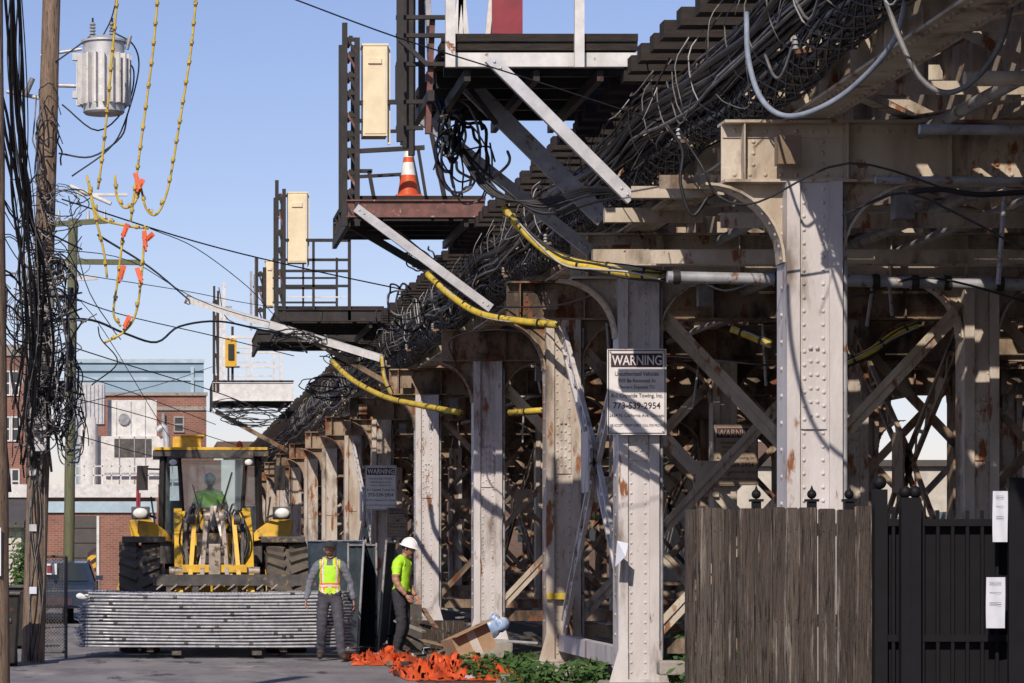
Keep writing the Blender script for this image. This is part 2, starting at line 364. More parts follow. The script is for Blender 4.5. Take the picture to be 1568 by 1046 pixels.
# ---------------------------------------------------------------- cable bundle along deck edge
b=MB();R.seed(3)
for k in range(46):
    pts=[];x=R.uniform(4.55,4.95);z=R.uniform(5.25,5.92);y=8+R.uniform(0,2)
    if x<4.75 and z<5.5:z+=.25
    r=R.choice([.009,.012,.016,.022]);mt=R.choice(['cable','cable','cable','cableg','cableg','cablel'])
    if k%9==0:r=.032;mt='cable'
    ph=R.uniform(0,6)
    while y<150:
        sag=.13*abs(math.sin(y*.45+ph*.12))
        pts.append((x+R.gauss(0,.02),y,z-sag+R.gauss(0,.022)));y+=R.uniform(.7,1.4) if y<60 else 2.4
    b.tube(pts,r,mt,5,2)
for k in range(150):
    y=R.uniform(12,75);x=R.uniform(4.5,4.92);z=R.uniform(5.3,5.95);l=R.uniform(.3,1.6)
    pts=[(x,y,z),(x+R.gauss(0,.06),y+l*.3,z-R.uniform(.05,.3)),(x+R.gauss(0,.06),y+l*.7,z-R.uniform(.05,.35)),(x+R.gauss(0,.05),y+l,z+R.gauss(0,.1))]
    b.tube(pts,R.choice([.005,.008,.012]),R.choice(['cable','cable','cableg','cablel']),4,4)
for k in range(110):
    y=12+k*.76;b.tube([(4.66,y,6.03),(4.53,y+.03,5.8),(4.62,y,5.4),(4.9,y,5.35),(5.02,y,5.9)],.007,R.choice(['cable','cableg','cablel']),4,3)
for k in range(50):
    y=12+k*1.5;b.tube([(4.5,y,R.uniform(5.7,6.0)),(4.4,y+.1,R.uniform(5.5,5.9)),(4.42+R.uniform(-.1,.1),y+.3,R.uniform(5.3,5.8))],.005,'cablel',4,3)
for k in range(12):
    y=21+k*4.3+R.uniform(-.8,.8);b.beam((5.0,y,5.25),(4.6,y,5.2),.03,.03,'steelin')
    for q in range(3):b.cyl((4.6,y,5.22+q*.035),(4.6,y,5.245+q*.035),.028,'pipe',.016,8)
b.build('cable_bundle')
b=MB()
for s in range(10):
    for sg in(-1,1):
        pts=[]
        for i in range(0,150):
            y=13+i*.3;u=(s/10+sg*i*.10)%1
            t=u*2*math.pi;pts.append((4.82+.14*math.cos(t)+.03*math.sin(y*3),y,5.38+.19*math.sin(t)-.15*abs(math.sin(y*.5))))
        b.tube(pts,.008,'cable',4,1)
b.build('cable_netting')
b=MB()
b.tube([P(1143,20,20),P(1146,90,19.8),P(1165,150,19.6),P(1200,177,19.4),P(1250,168,19.2),P(1310,130,19),P(1370,60,18.6),P(1392,-30,18.3)],.019,'cableb',8,6)
b.tube([P(1350,-20,18.4),P(1378,60,18.3),P(1410,120,18.2),P(1450,142,18.1),P(1495,120,18),P(1535,60,17.9),P(1555,-30,17.8)],.018,'cableg',8,6)
b.tube([P(1040,200,22),P(1075,255,21.8),P(1100,300,21.8),P(1160,310,21.6),P(1300,250,21.3),P(1480,300,21)],.009,'cable',6,5)
b.tube([P(1290,330,21),P(1380,296,20.8),P(1470,330,20.6),P(1600,400,20.4)],.009,'cable',6,5)
b.tube([P(1020,190,24),P(1045,230,24),P(1042,280,24),P(1060,330,24),P(1085,300,24)],.014,'cable',6,5)
b.tube([P(1010,430,28),P(1060,425,27),P(1110,445,26),P(1180,430,25),P(1300,455,24.6),P(1420,425,24.4),P(1600,470,24.2)],.010,'cable',6,5)
b.tube([P(760,470,36),P(850,468,35),P(930,440,33),P(985,390,31),P(975,345,30)],.011,'cable',6,5)
b.tube([P(700,560,42),P(690,520,41),P(760,505,40),P(860,520,38),P(940,560,36),P(1010,545,34),P(1180,560,30)],.011,'cable',6,5)
b.tube([P(1390,295,20.5),P(1440,290,20.5),P(1500,298,20.5),P(1600,292,20.5)],.02,'cable',6,5)
b.build('drip_loop_cable')
# ---------------------------------------------------------------- yellow guarded cables
b=MB()
def yg(px,Y0,Y1,r=.042):
    n=len(px);pts=[P(x,y,Y0+(Y1-Y0)*i/(n-1)) for i,(x,y) in enumerate(px)]
    b.tube(pts,r,'yellow',8,6)
    b.tube([p+Vector((.02,-.03,.03)) for p in pts],.012,'cable',5,6);b.tube([p+Vector((.02,-.02,-.04)) for p in pts],.014,'cable',5,6)
    b.tube([p+Vector((.0,-.04,-.01+.03*math.sin(i*2))) for i,p in enumerate(pts)],.010,'cablel',5,6)
    for i in range(n-1):
        q=pts[i].lerp(pts[i+1],.5);d=(pts[i+1]-pts[i]).normalized();b.cyl(q-d*.012,q+d*.012,r*1.18,'cable')
yg([(772,318),(800,352),(845,388),(900,405),(960,412),(1015,422)],28.5,27.5,.042)
yg([(785,330),(815,368),(860,400),(910,410),(960,420),(1010,424)],28.3,27.4,.032)
yg([(655,420),(690,452),(735,480),(800,492),(852,497)],37,35,.045)
yg([(508,553),(540,582),(590,608),(640,620),(705,632)],52,46,.05)
yg([(1120,503),(1150,515),(1180,528)],30,29.8);yg([(1282,560),(1330,540),(1370,512),(1405,498)],30,30)
yg([(585,545),(590,580),(600,604)],50,50,.045)
yg([(780,632),(830,628)],40,39.5)
b.build('yellow_cable_guard')
# ---------------------------------------------------------------- service platforms
def rail(b,p,q,m,t=.05):b.beam(p,q,t,t,m)
E=empty('service_platform',(3.6,27,6.2));b=MB();Y=26.9
b.box(2.78,4.55,Y,Y+.03,6.17,6.30,'white');b.box(2.78,4.55,Y+.03,Y+.09,6.17,6.19,'white')
b.box(2.72,4.56,Y-.02,Y+.3,6.32,6.40,'tie');b.box(2.72,4.56,Y-.045,Y-.021,6.40,6.47,'tie')
for k in range(12):b.box(2.75,4.55,Y+.4+k*.28,Y+.62+k*.28,6.32,6.40,'tie')
for k in range(5):b.box(2.8,4.7,Y+.5+k*.7,Y+.56+k*.7,6.16,6.315,'dark')
for x in(2.95,3.6,4.2):b.box(x,x+.06,Y+.1,Y+3.5,6.05,6.155,'dark')
for px in(688,885):
    x=PX(px,Y);b.box(x-.045,x+.045,Y-.105,Y-.05,6.15,8.2,'white')
for z in(7.0,7.5,):rail(b,(2.75,Y-.05,z),(4.5,Y-.05,z),'white')
for x,dx in((3.02,.12),(3.2,-.1),(3.34,.12),(3.1,.02)):b.beam((x,Y+1.9,6.4),(x+dx,Y+1.9,7.6),.045,.05,'white')
b.box(3.42,3.72,Y+1.8,Y+2.1,6.4,7.9,'red');b.beam((2.9,Y+1.85,6.62),(3.5,Y+1.85,6.66),.03,.04,'white')
b.build('floor',E)
b=MB()
for px in(613,628,645):
    x=PX(px,Y);b.box(x-.03,x+.03,Y+(px-613)*.03,Y+.08+(px-613)*.03,PZ(216,Y),8.4,'dark')
for py in(20,48,92,150,190):b.box(PX(608,Y),PX(690 if py<100 else 650,Y),Y+.1,Y+.15,PZ(py+6,Y),PZ(py,Y),'dark')
for k in range(3):b.box(2.6,2.66,Y+.9+k,Y+.98+k,5.9,8.0,'dark')
b.beam((2.63,Y,5.9),(2.63,Y+3,5.9),.06,.1,'dark');b.beam((2.63,Y,7.2),(2.63,Y+3,7.2),.05,.05,'dark')
b.beam(P(662,30,Y+.2),P(655,205,Y+.2),.07,.05,'redchan')
b.beam(P(655,0,Y+.3),P(660,130,Y+.3),.1,.05,'pipe');b.beam(P(612,60,Y),P(655,100,Y),.04,.04,'dark')
b.build('side_frame',E)
b=MB()
def tstrut(b,p,q,w,m):
    p=Vector(p);q=Vector(q);b.beam(p,q,w,.012,m,(0,1,0));d=(q-p).normalized();a=d.cross(Vector((0,1,0))).normalized()*(w/2-.006)
    for s in(-1,1):b.beam(p+a*s+Vector((0,.036,0)),q+a*s+Vector((0,.036,0)),.012,.06,m,(0,1,0))
    for e,sg in((p,1),(q,-1)):
        for k in range(2):b.rivet(e+d*sg*(.06+k*.08)-Vector((0,.006,0)),(0,-1,0),m)
tstrut(b,P(750,88,26.7),P(968,305,26.7),.11,'galv')
tstrut(b,P(716,128,28.6),P(925,335,28.6),.18,'pipe')
tstrut(b,P(640,175,29.5),P(905,385,29.5),.12,'pipe')
b.beam(P(690,210,31),P(760,300,31),.10,.05,'galv',(0,1,0));b.beam(P(715,130,28.2),P(760,190,28.2),.05,.05,'dark',(0,1,0))
b.angle(P(965,303,26.7),P(1075,303,26.7),.12,'steel',(0,0,1));b.beam(P(925,330,28.4),P(1075,330,28.4),.1,.14,'steel')
b.build('strut',E)
C=MB()
cx=PX(625,40.0);cy=40.0;cz=PZ(303,40.)
C.box(cx-.18,cx+.18,cy-.18,cy+.18,cz,cz+.03,'orange')
hh=.74
segs=[(0,.38,'orange'),(.38,.62,'conewhite'),(.62,.72,'orange'),(.72,.84,'conewhite'),(.84,1,'orange')]
for a,c,m in segs:C.cyl((cx,cy,cz+.03+a*hh),(cx,cy,cz+.03+c*hh),.15-.12*a,m,.15-.12*c,20)
C.build('traffic_cone')
def platform(name,Y,depth,xl,tall,boxs,railsp,m_edge,struts,z0,z1):
    E=empty(name,(xl,Y,6.2));b=MB();fx=xl
    b.box(fx,4.58,Y,Y+.04,z0,z1,m_edge);b.box(fx,4.58,Y-.04,Y-.001,z0,z0+.02,m_edge);b.box(fx,4.58,Y-.04,Y-.001,z1-.02,z1,m_edge)
    n=int(depth/.28)
    for k in range(n):b.box(fx,4.6,Y+.1+k*.28,Y+.34+k*.28,z1+.01,z1+.07,'tie')
    for k in range(int(depth/.6)):b.box(fx,4.6,Y+.4+k*.6,Y+.46+k*.6,z0,z1,'dark')
    b.box(fx,fx+.06,Y+.05,Y+depth,z0-.12,z0-.01,'dark');b.box(4.3,4.36,Y+.05,Y+depth,z0-.12,z0-.01,'dark')
    b.build('floor',E)
    if tall:
        b=MB();x0,x1,y0,y1=tall
        for x in(x0,x1):
            X=PX(x,Y);b.box(X-.035,X+.035,Y-.02,Y+.06,PZ(y1,Y),PZ(y0+(x-x0)*1.2,Y),'dark')
            b.box(X-.035,X+.035,Y+.7,Y+.78,PZ(y1-30,Y),PZ(y0+20,Y),'dark')
        k=y0+22;i=0
        while k<y1:
            b.box(PX(x0,Y),PX(x1,Y),Y+.01,Y+.05,PZ(k+6,Y),PZ(k,Y),'dark')
            b.beam((PX((x0+x1)/2,Y),Y+.02,PZ(k,Y)),(PX((x0+x1)/2,Y),Y+.74,PZ(k,Y)),.05,.05,'dark')
            b.beam((PX(x0+3,Y),Y+.01,PZ(k,Y)),(PX(x1-2,Y),Y+.01,PZ(k+24,Y)),.03,.03,'redchan' if i%3==1 else 'dark',(0,1,0))
            k+=24+(i*7)%11;i+=1
        b.build('ladder_frame',E)
    for (a,c,d,e) in boxs:
        b=MB();b.box(PX(a,Y),PX(c,Y),Y+.0,Y+.35,PZ(e,Y),PZ(d,Y),'cream')
        hgt=PZ(d,Y)-PZ(e,Y)
        b.box(PX(a,Y)-.015,PX(c,Y)+.015,Y-.01,Y+.36,PZ(d,Y)+.001,PZ(d,Y)+.03,'cream')
        b.box(PX(a+(c-a)*.2,Y),PX(a+(c-a)*.75,Y),Y-.04,Y-.013,PZ(d,Y)-hgt*.2,PZ(d,Y)-hgt*.14,'cream')
        b.box(PX(a,Y)+.02,PX(c,Y)-.02,Y-.012,Y-.002,PZ(e,Y)+.03,PZ(d,Y)-.04,'cream')
        b.box(PX(c,Y)+.015,PX(c,Y)+.05,Y+.1,Y+.15,PZ(e,Y)-.1,PZ(d,Y),'cream')
        b.build('relay_cabinet',E)
    b=MB()
    for (xa,ya,xb,yb,t,m) in railsp:rail(b,P(xa,ya,Y+.03),P(xb,yb,Y+.03),m,t);rail(b,P(xa,ya,Y+.03)+Vector((0,depth-.2,0)),P(xb,yb,Y+.03)+Vector((0,depth-.2,0)),m,t*.8)
    b.build('railing',E)
    b=MB()
    for (xa,ya,xb,yb,w,dy,m) in struts:tstrut(b,P(xa,ya,Y+dy),P(xb,yb,Y+dy),w,m)
    b.build('strut',E)
D='dark'
platform('service_platform',39.3,3.0,2.68,(528,547,35,346),[(556,593,70,208)],
  [(540,232,650,226,.06,D),(540,158,655,155,.06,D),(540,185,560,185,.05,D),(652,160,680,300,.06,D),(608,100,608,160,.05,D),(545,262,570,262,.05,D),(565,262,572,300,.05,D),(640,226,652,300,.04,D)],
  'redchan',[(545,318,752,472,.12,-.1,'galv'),(530,340,700,440,.1,1.2,'dark'),(575,330,745,470,.09,2,'steelin')],6.18,6.42)
platform('service_platform',56.4,4,2.5,(424,435,276,490),[(441,470,296,402)],
  [(430,368,536,368,.06,D),(430,398,536,398,.05,D),(430,415,536,415,.05,D),(430,438,536,438,.05,D),(535,365,535,492,.06,D),(480,368,480,492,.05,D),(435,300,441,300,.05,D),(440,455,530,455,.03,'white')],
  'dark',[(440,500,600,590,.1,1,'steelin')],6.1,6.34)
platform('service_platform',62,3.2,2.3,(393,405,395,490),[(407,419,400,470)],[(395,420,430,420,.05,D),(392,395,392,490,.07,'pipe')],'dark',[],6.1,6.3)
platform('service_platform',92,5,2.0,(328,334,438,600),[],
  [(334,470,355,470,.06,'pipe'),(340,516,430,516,.09,'white'),(340,540,430,540,.06,'white'),(340,562,430,562,.06,'white'),(430,512,430,582,.09,'white'),(343,432,343,582,.1,'white'),(385,516,385,582,.07,'white'),(356,500,356,582,.08,D)],
  'white',[(330,630,440,690,.14,1,'steelin')],6.35,6.95)
b=MB();b.box(PX(345,92),PX(362,92),91.7,91.95,PZ(562,92),PZ(520,92),'yel');b.box(PX(349,92),PX(358,92),91.65,91.7,PZ(552,92),PZ(528,92),'dark');b.build('signal_box')
b=MB();b.beam(P(288,459,58),P(585,549,54),.13,.13,'white');b.cyl(P(284,458,58),P(292,461,58),.09,'pipe');b.beam(P(440,500,56),P(470,540,55),.03,.03,'dark');b.build('support_boom')
b=MB();R.seed(5)
def tangle(cx,cy,Y,rx,ry,n,rr=(.008,.018),ms=('cable','cable','cableg')):
    for k in range(n):
        c=Vector((cx+R.gauss(0,rx*.25),cy+R.gauss(0,ry*.25)));a=R.uniform(.4,1)*rx;e=R.uniform(.4,1)*ry;t0=R.uniform(0,6.28);sp=R.uniform(2,5);pts=[]
        for i in range(9):
            t=t0+sp*i/8;pts.append(P(c.x+a*math.cos(t)+R.gauss(0,rx*.06),c.y+e*math.sin(t)+R.gauss(0,ry*.05),Y+R.gauss(0,.12)))
        b.tube(pts,R.uniform(*rr),R.choice(ms),5,4)
tangle(712,245,28.3,42,75,10);tangle(690,210,28.3,26,60,8)
for k in range(10):
    d=R.uniform(-14,14)
    b.tube([P(672+R.uniform(-8,8),160+d,28.5),P(705+d,225+d,28.3),P(760+d,290-d*.5,28),P(830,318+d,27.9),P(905+d,300+d,27.6),P(960,295+d*.5,27.2)],R.uniform(.008,.015),'cable',5,5)
tangle(455,520,55,40,14,10);tangle(640,400,44,30,20,8);tangle(545,545,58,40,18,10);tangle(500,590,66,40,20,10);tangle(620,480,44,30,40,8)
tangle(390,640,85,50,16,16);tangle(350,625,90,30,10,8)
b.build('cable_tangle')
# ---------------------------------------------------------------- signs
def sign(X,Y,Z,w,h,mt='signw'):
    E=empty('warning_sign',(X,Y,Z));b=MB();b.box(X-w/2,X+w/2,Y,Y+.004,Z-h/2,Z+h/2,mt)
    t=.009
    zt=Z+h/2-.012;zb=Z-h/2+.012
    for a in((X-w/2+.01,X+w/2-.01,zt-t,zt),(X-w/2+.01,X+w/2-.01,zb,zb+t),(X-w/2+.01,X-w/2+.01+t,zb+t,zt-t),(X+w/2-.01-t,X+w/2-.01,zb+t,zt-t)):b.box(a[0],a[1],Y-.003,Y-.001,a[2],a[3],'ink')
    b.box(X-w/2+.04,X+w/2-.04,Y-.003,Y-.001,zt-.2*h,zt-.04*h,'ink')
    for sx in(-1,1):
        for sz in(-1,1):b.rivet((X+sx*(w/2-.035),Y,Z+sz*(h/2-.035)),(0,-1,0),'pipe',.01)
    b.build('board',E)
    textmesh('WARNING',X,Y-.006,zt-.12*h,w*.84,mt,'heading',E,.115*h,.0015)
    L=[('Unauthorized Vehicles',.74,.05),('Will Be Removed At',.64,.045),('Owners Expense To:',.62,.05),('A-1 Citywide Towing, Inc.',.88,.062),('773-539-2954',.8,.075),('2654 N. California Ave, Chicago',.92,.05),('WE ACCEPT CREDIT CARDS  CALL FOR PRICING',.92,.03)]
    zz=[.71,.63,.55,.45,.34,.22,.11]
    for (s,ww,hh),q in zip(L,zz):textmesh(s,X,Y-.004,Z-h/2+q*h,w*ww,'ink','lettering',E,hh*h,.0012 if hh>.055 else .0003)
sign(PX(975,30.1),30.1,PZ(600,30.1),.62,.90)
sign(PX(583,63.6),63.6,PZ(747,63.6),.70,.99)
sign(PX(1127,43.6),43.6,PZ(697,43.6),.67,.92,'signsh')
sign(PX(682,53.2),63.5,PZ(800,63.5),.45,.65,'signsh')
# ---------------------------------------------------------------- fence and gate
b=MB();FY=20.5;x=3.9;R.seed(11)
while x<5.12:
    w=R.uniform(.085,.14);top=1.955+R.uniform(-.02,.012)
    y0=FY+R.uniform(0,.014);ln=R.uniform(-.004,.004);mm='wood%d'%R.randrange(3)
    vs=[(x,y0,.02),(x+w-.006,y0+R.uniform(0,.006),.02),(x+w-.006,y0+.018,.02),(x,y0+.018,.02),(x+ln,y0,top-.01),(x+w-.006+ln,y0,top-.01),(x+w-.006+ln,y0+.018,top-.01),(x+ln,y0+.018,top-.01),(x+.01+ln,y0,top),(x+w-.016+ln,y0,top),(x+w-.016+ln,y0+.018,top),(x+.01+ln,y0+.018,top)]
    b.add(vs,[(0,1,5,4),(4,5,9,8),(1,2,6,5),(5,6,10,9),(2,3,7,6),(6,7,11,10),(3,0,4,7),(7,4,8,11),(8,9,10,11)],mm)
    for z in(.44,1.14,1.79):
        for dx in(.25,.72):b.rivet((x+w*dx,y0,z+R.uniform(-.01,.01)),(0,-1,0),'iron',.005,.002)
    x+=w
for z in(.4,1.1,1.75):b.box(3.9,5.15,FY+.035,FY+.08,z,z+.09,'wood')
b.box(3.83,3.895,FY+.02,FY+.09,0,1.94,'wood0')
b.build('wooden_fence')
b=MB()
xs=[PX(p,20.9) for p in(1158,1243,1300,1347)]
for x in xs:
    b.box(x-.03,x+.03,20.87,20.93,0,2.0,'iron');b.box(x-.045,x+.045,20.855,20.945,2.001,2.02,'iron');b.ball((x,20.9,2.055),.035,'iron');b.cyl((x,20.9,2.08),(x,20.9,2.12),.016,'iron',.002)
b.build('iron_fence_post')
b=MB();gx0=PX(1337,20.4);gx1=PX(1640,20.4)
b.box(gx0,gx0+.09,20.35,20.44,0,2.08,'iron');b.ball((gx0+.045,20.395,2.13),.05,'iron')
for z in(.15,1.0,1.82):b.box(gx0+.09,gx1,20.38,20.41,z,z+.05,'iron')
x=gx0+.13
while x<gx1:
    b.box(x,x+.022,20.385,20.405,.08,1.95+.02*math.sin(x*3),'iron');x+=.105
b.box(gx0+.095,gx1,20.46,20.47,.08,1.86,'iron')
for px in(1385,1400,1558):
    x=PX(px,20.3);b.box(x-.035,x+.035,20.25,20.32,0,2.02,'iron');b.ball((x,20.285,2.06),.045,'iron')
b.box(PX(1545,20.2),PX(1600,20.2),20.2,20.24,0,2.16,'iron')
b.build('iron_gate')
for (a,c,d,e) in((1520,1543,752,830),(1510,1539,884,962)):
    b=MB();X0=PX(a,20.15);X1=PX(c,20.15);Z0=PZ(e,20.15);Z1=PZ(d,20.15);n=6;vs=[];fs=[]
    for i in range(n+1):
        for j in range(n+1):vs.append((X0+(X1-X0)*i/n,20.15+.006*math.sin(i*1.3+j*.7),Z0+(Z1-Z0)*j/n))
    for i in range(n):
        for j in range(n):fs.append((i*(n+1)+j,(i+1)*(n+1)+j,(i+1)*(n+1)+j+1,i*(n+1)+j+1))
    b.add(vs,fs,'paper',True)
    for z in(.9,.86,.7,.5,.46):b.box(X0+.02,X1-.03,20.138,20.1385,Z0+(Z1-Z0)*z,Z0+(Z1-Z0)*z+.0025,'ink')
    b.build('paper_notice')
# ---------------------------------------------------------------- poles and wires
def pole(pb,pt,Y,rb,rt,m):
    b=MB();a=P(*pb,Y);c=P(*pt,Y);a.z=-.1;n=30;vs=[];k=16
    for i in range(n+1):
        t=i/n;q=a.lerp(c,t);r=rb+(rt-rb)*t
        for j in range(k):
            th=2*math.pi*j/k;rr=r*(1+.05*noise.noise(Vector((j*.9,t*9,1))));vs.append((q.x+rr*math.cos(th),q.y+rr*math.sin(th),q.z))
    b.add(vs,[(i*k+j,i*k+(j+1)%k,(i+1)*k+(j+1)%k,(i+1)*k+j) for i in range(n) for j in range(k)]+[[n*k+j for j in range(k)]],m,True);return b
b=pole((50,1015),(82,-110),41.5,.17,.125,'pole')
b.box(PX(118,41.5)-.02,PX(195,41.5),41.48,41.54,PZ(300,41.5),PZ(296,41.5),'white')
b.cyl(P(108,285,41.5),P(170,312,41.4),.03,'white');b.cyl(P(62,130,41.5),P(125,132,41.5),.03,'galv');b.cyl(P(62,85,41.5),P(125,75,41.5),.025,'galv')
b.cyl(P(10,140,41.5),P(60,150,41.5),.03,'galv');b.cyl(P(38,148,41.4),P(50,120,41.4),.04,'cableg')
b.box(PX(52,41),PX(70,41),41.2,41.32,PZ(690,41),PZ(630,41),'galv')
for z in(1.0,1.9,2.7):b.box(PX(45,41.3),PX(56,41.3),41.30,41.31,z,z+.1,'paper' if z<1.5 else 'galv')
b.build('utility_pole')
pole((-8,1080),(-18,-120),27,.15,.13,'pole').build('utility_pole')
b=pole((104,985),(112,335),66,.13,.11,'poleg')
b.beam(P(55,345,66),P(165,338,66),.1,.12,'poleg');b.beam(P(60,400,66),P(215,402,66),.1,.12,'poleg');b.beam(P(60,430,66),P(150,425,66),.08,.1,'galv')
for px in(60,90,135,160):b.cyl(P(px,340,66),P(px,322,66),.05,'galv',.03)
b.build('utility_pole')
T=MB();Y=41.3;cx=PX(159,Y);z0=PZ(172,Y);z1=PZ(66,Y);r=.30
T.cyl((cx,Y,z0),(cx,Y,z1),r,'galv',r,28);T.cyl((cx,Y,z0-.03),(cx,Y,z0),r*.9,'galv',r,28);T.cyl((cx,Y,z1),(cx,Y,z1+.03),r+.03,'galv',r+.03,28);T.cyl((cx,Y,z1+.03),(cx,Y,z1+.10),r,'galv',.12,28)
for k in range(20):
    a=2*math.pi*k/20
    p=Vector((cx+math.cos(a)*(r+.03),Y+math.sin(a)*(r+.03),0));T.beam((p.x,p.y,z0+.1),(p.x,p.y,z1-.18),.03,.13,'white',(math.cos(a),math.sin(a),0))
for dx in(-.16,.12):
    for k in range(5):T.cyl((cx+dx,Y,z1+.08+k*.045),(cx+dx,Y,z1+.115+k*.045),.05,'pipe',.025,10)
    T.cyl((cx+dx,Y,z1+.3),(cx+dx,Y,z1+.36),.015,'cable')
T.cyl((cx+.33,Y-.05,z1-.1),(cx+.38,Y-.05,z1+.1),.03,'pipe');T.box(cx-.45,cx-.28,Y-.04,Y+.04,z0+.2,z0+.3,'galv');T.box(cx-.45,cx-.28,Y-.04,Y+.04,z1-.25,z1-.15,'galv')
T.build('transformer')
b=MB()
def wire(px,Y0,Y1,r=.012,m='cable',sub=5):
    n=len(px);b.tube([P(x,y,Y0+(Y1-Y0)*i/(n-1)) for i,(x,y) in enumerate(px)],r,m,5,sub)
wire([(440,-5),(610,58),(800,118),(1010,187)],24,26,.007)
wire([(95,305),(300,370),(470,412),(625,445)],41.5,48,.012)
wire([(150,360),(230,410),(290,460)],41.5,58,.018)
wire([(75,490),(140,490),(190,510),(240,524),(275,500),(335,492),(400,505),(470,520)],41.5,56,.02)
wire([(75,440),(180,480),(330,515),(450,545)],41.5,60,.01);wire([(75,520),(200,560),(330,600),(430,640)],41.5,60,.01)
wire([(75,560),(200,600),(330,650)],41.5,70,.009);wire([(75,600),(230,640),(420,700)],41.5,75,.009)
wire([(75,380),(200,400),(330,470),(560,530)],41.5,60,.008);wire([(120,420),(280,445),(420,470),(600,480)],41.5,60,.007)
wire([(60,650),(200,690),(240,700)],41.5,60,.008);wire([(115,620),(240,590),(330,560)],60,80,.009)
wire([(155,60),(170,30),(178,0)],41.3,41,.01);wire([(195,175),(185,210),(140,240),(90,235)],41.3,41.5,.014);wire([(190,90),(205,110),(195,160),(150,200),(95,160)],41.3,41.5,.012)
wire([(230,350),(300,380),(380,440),(440,500),(530,545)],44,56,.008);wire([(150,500),(155,520),(180,555),(140,590)],41.5,41.5,.01)
wire([(70,430),(140,480),(240,640),(260,670)],41.5,60,.007);wire([(335,440),(350,490),(420,505)],60,60,.01)
wire([(145,50),(120,70),(85,95)],41.3,41.4,.012);wire([(175,50),(205,70),(212,110),(190,190),(165,230),(110,270)],41.3,41.4,.012);wire([(105,300),(130,430),(170,500),(185,520)],41.4,41.2,.008)
b.build('power_line')
b=MB();R.seed(21);G3=('cable','cable','cableg','cableg','cablel')
for k in range(20):
    x0=R.uniform(-14,40);x1=48+R.gauss(0,16);yy=R.uniform(380,520)
    wire([(x0,-20),(x0+R.uniform(-6,8),90),(x0*.7+14+R.uniform(-8,8),200),(x0*.4+28+R.gauss(0,5),310),(x1,yy),(x1+R.gauss(0,14),yy+130),(x1+R.gauss(0,12),yy+230)],36,41.2,R.choice([.008,.012,.02]),R.choice(['cable','cable','cable','cableg']),4)
for k in range(14):
    y=R.uniform(320,560)
    wire([(-20,y-60+R.uniform(-60,60)),(15,y-20),(45,y+R.uniform(-5,15)),(90,y+R.uniform(-30,30)),(125,y+R.uniform(-40,60))],38,41.3,R.choice([.008,.014]),'cable',4)
tr=(.006,.014)
tangle(68,440,41.2,42,60,18,tr,G3);tangle(60,560,41.2,34,100,20,tr,G3);tangle(98,590,41.3,24,80,16,tr,G3);tangle(78,230,41.2,25,70,9,tr,G3);tangle(112,660,41.3,22,40,12,tr,G3);tangle(50,330,41.2,36,50,10,tr,G3)
tangle(60,480,41.15,50,36,34,(.005,.009),G3);tangle(85,410,41.1,40,22,20,(.005,.009),G3);tangle(80,620,41.1,34,40,22,(.005,.009),G3);tangle(95,310,41.1,40,30,12,(.005,.009),G3)
for k in range(90):
    x=70+R.gauss(0,26);y=R.uniform(330,690);l=R.uniform(8,34);a=R.uniform(0,6.3)
    wire([(x,y),(x+l*.5*math.cos(a)+R.gauss(0,5),y+l*.5*math.sin(a)),(x+l*math.cos(a),y+l*math.sin(a)+R.gauss(0,6))],41.05,41.1,R.choice([.006,.01,.016]),R.choice(G3),4)
for k in range(14):
    x=58+R.gauss(0,22);wire([(x,480+R.uniform(-60,60)),(x+R.gauss(0,12),560),(x+R.gauss(0,14),640),(x+R.gauss(0,8),700+R.uniform(-30,60))],41.2,41.25,R.choice([.01,.02,.028]),R.choice(['cable','cable','cableg']))
for k in range(8):
    wire([(60+R.uniform(-16,16),690),(58+R.uniform(-16,14),800),(52+R.uniform(-14,14),920),(50+R.uniform(-12,12),1012)],41.3,41.32,.008,'cable' if k%2 else 'cableg')
for k in range(12):
    q=P(60+R.uniform(-30,55),R.uniform(420,660),41.1);d=Vector((R.gauss(0,.03),0,R.choice([.22,.3])));b.cyl(q,q+d,.04,'cable' if k%3 else 'cableg')
b.build('cable_tangle')
b=MB()
def guard(px,Y=40.5):
    pts=[P(x,y,Y) for x,y in px];b.tube(pts,.017,'yellow',7,5)
    for i in range(len(pts)-1):
        L=(pts[i+1]-pts[i]).length;n=max(1,int(L/.26));d=(pts[i+1]-pts[i]).normalized()
        for k in range(n):
            q=pts[i].lerp(pts[i+1],(k+.5)/n);b.cyl(q-d*.02,q+d*.02,.032,'yellow',n=8);b.cyl(q+d*.03,q+d*.05,.022,'redchan',n=8)
guard([(180,-10),(174,60),(166,150),(158,230),(150,290)]);guard([(242,-10),(234,80),(221,180),(209,270),(200,340)])
guard([(301,-10),(292,80),(273,200),(257,290),(240,328),(224,320),(216,288)])
guard([(133,268),(143,320),(158,380),(164,425)]);guard([(176,268),(179,300),(190,318),(205,312),(215,290)])
guard([(222,345),(217,420),(208,480),(190,508),(160,525)]);guard([(190,350),(180,430),(174,480),(185,500)]);guard([(135,275),(150,330),(190,345),(228,350)])
for x,y in((215,283),(230,362),(187,417),(213,420),(195,492),(192,352),(222,366),(210,275)):
    p=P(x,y,40.45);a=R.uniform(0,3);d=Vector((math.cos(a)*.04,.02,math.sin(a)*.08+.03));b.beam(p-d,p+d,.07,.05,'orange',(0,1,0));b.beam(p-d*1.6,p+d*.3,.03,.08,'orange',(0,1,0))
b.build('line_guard')
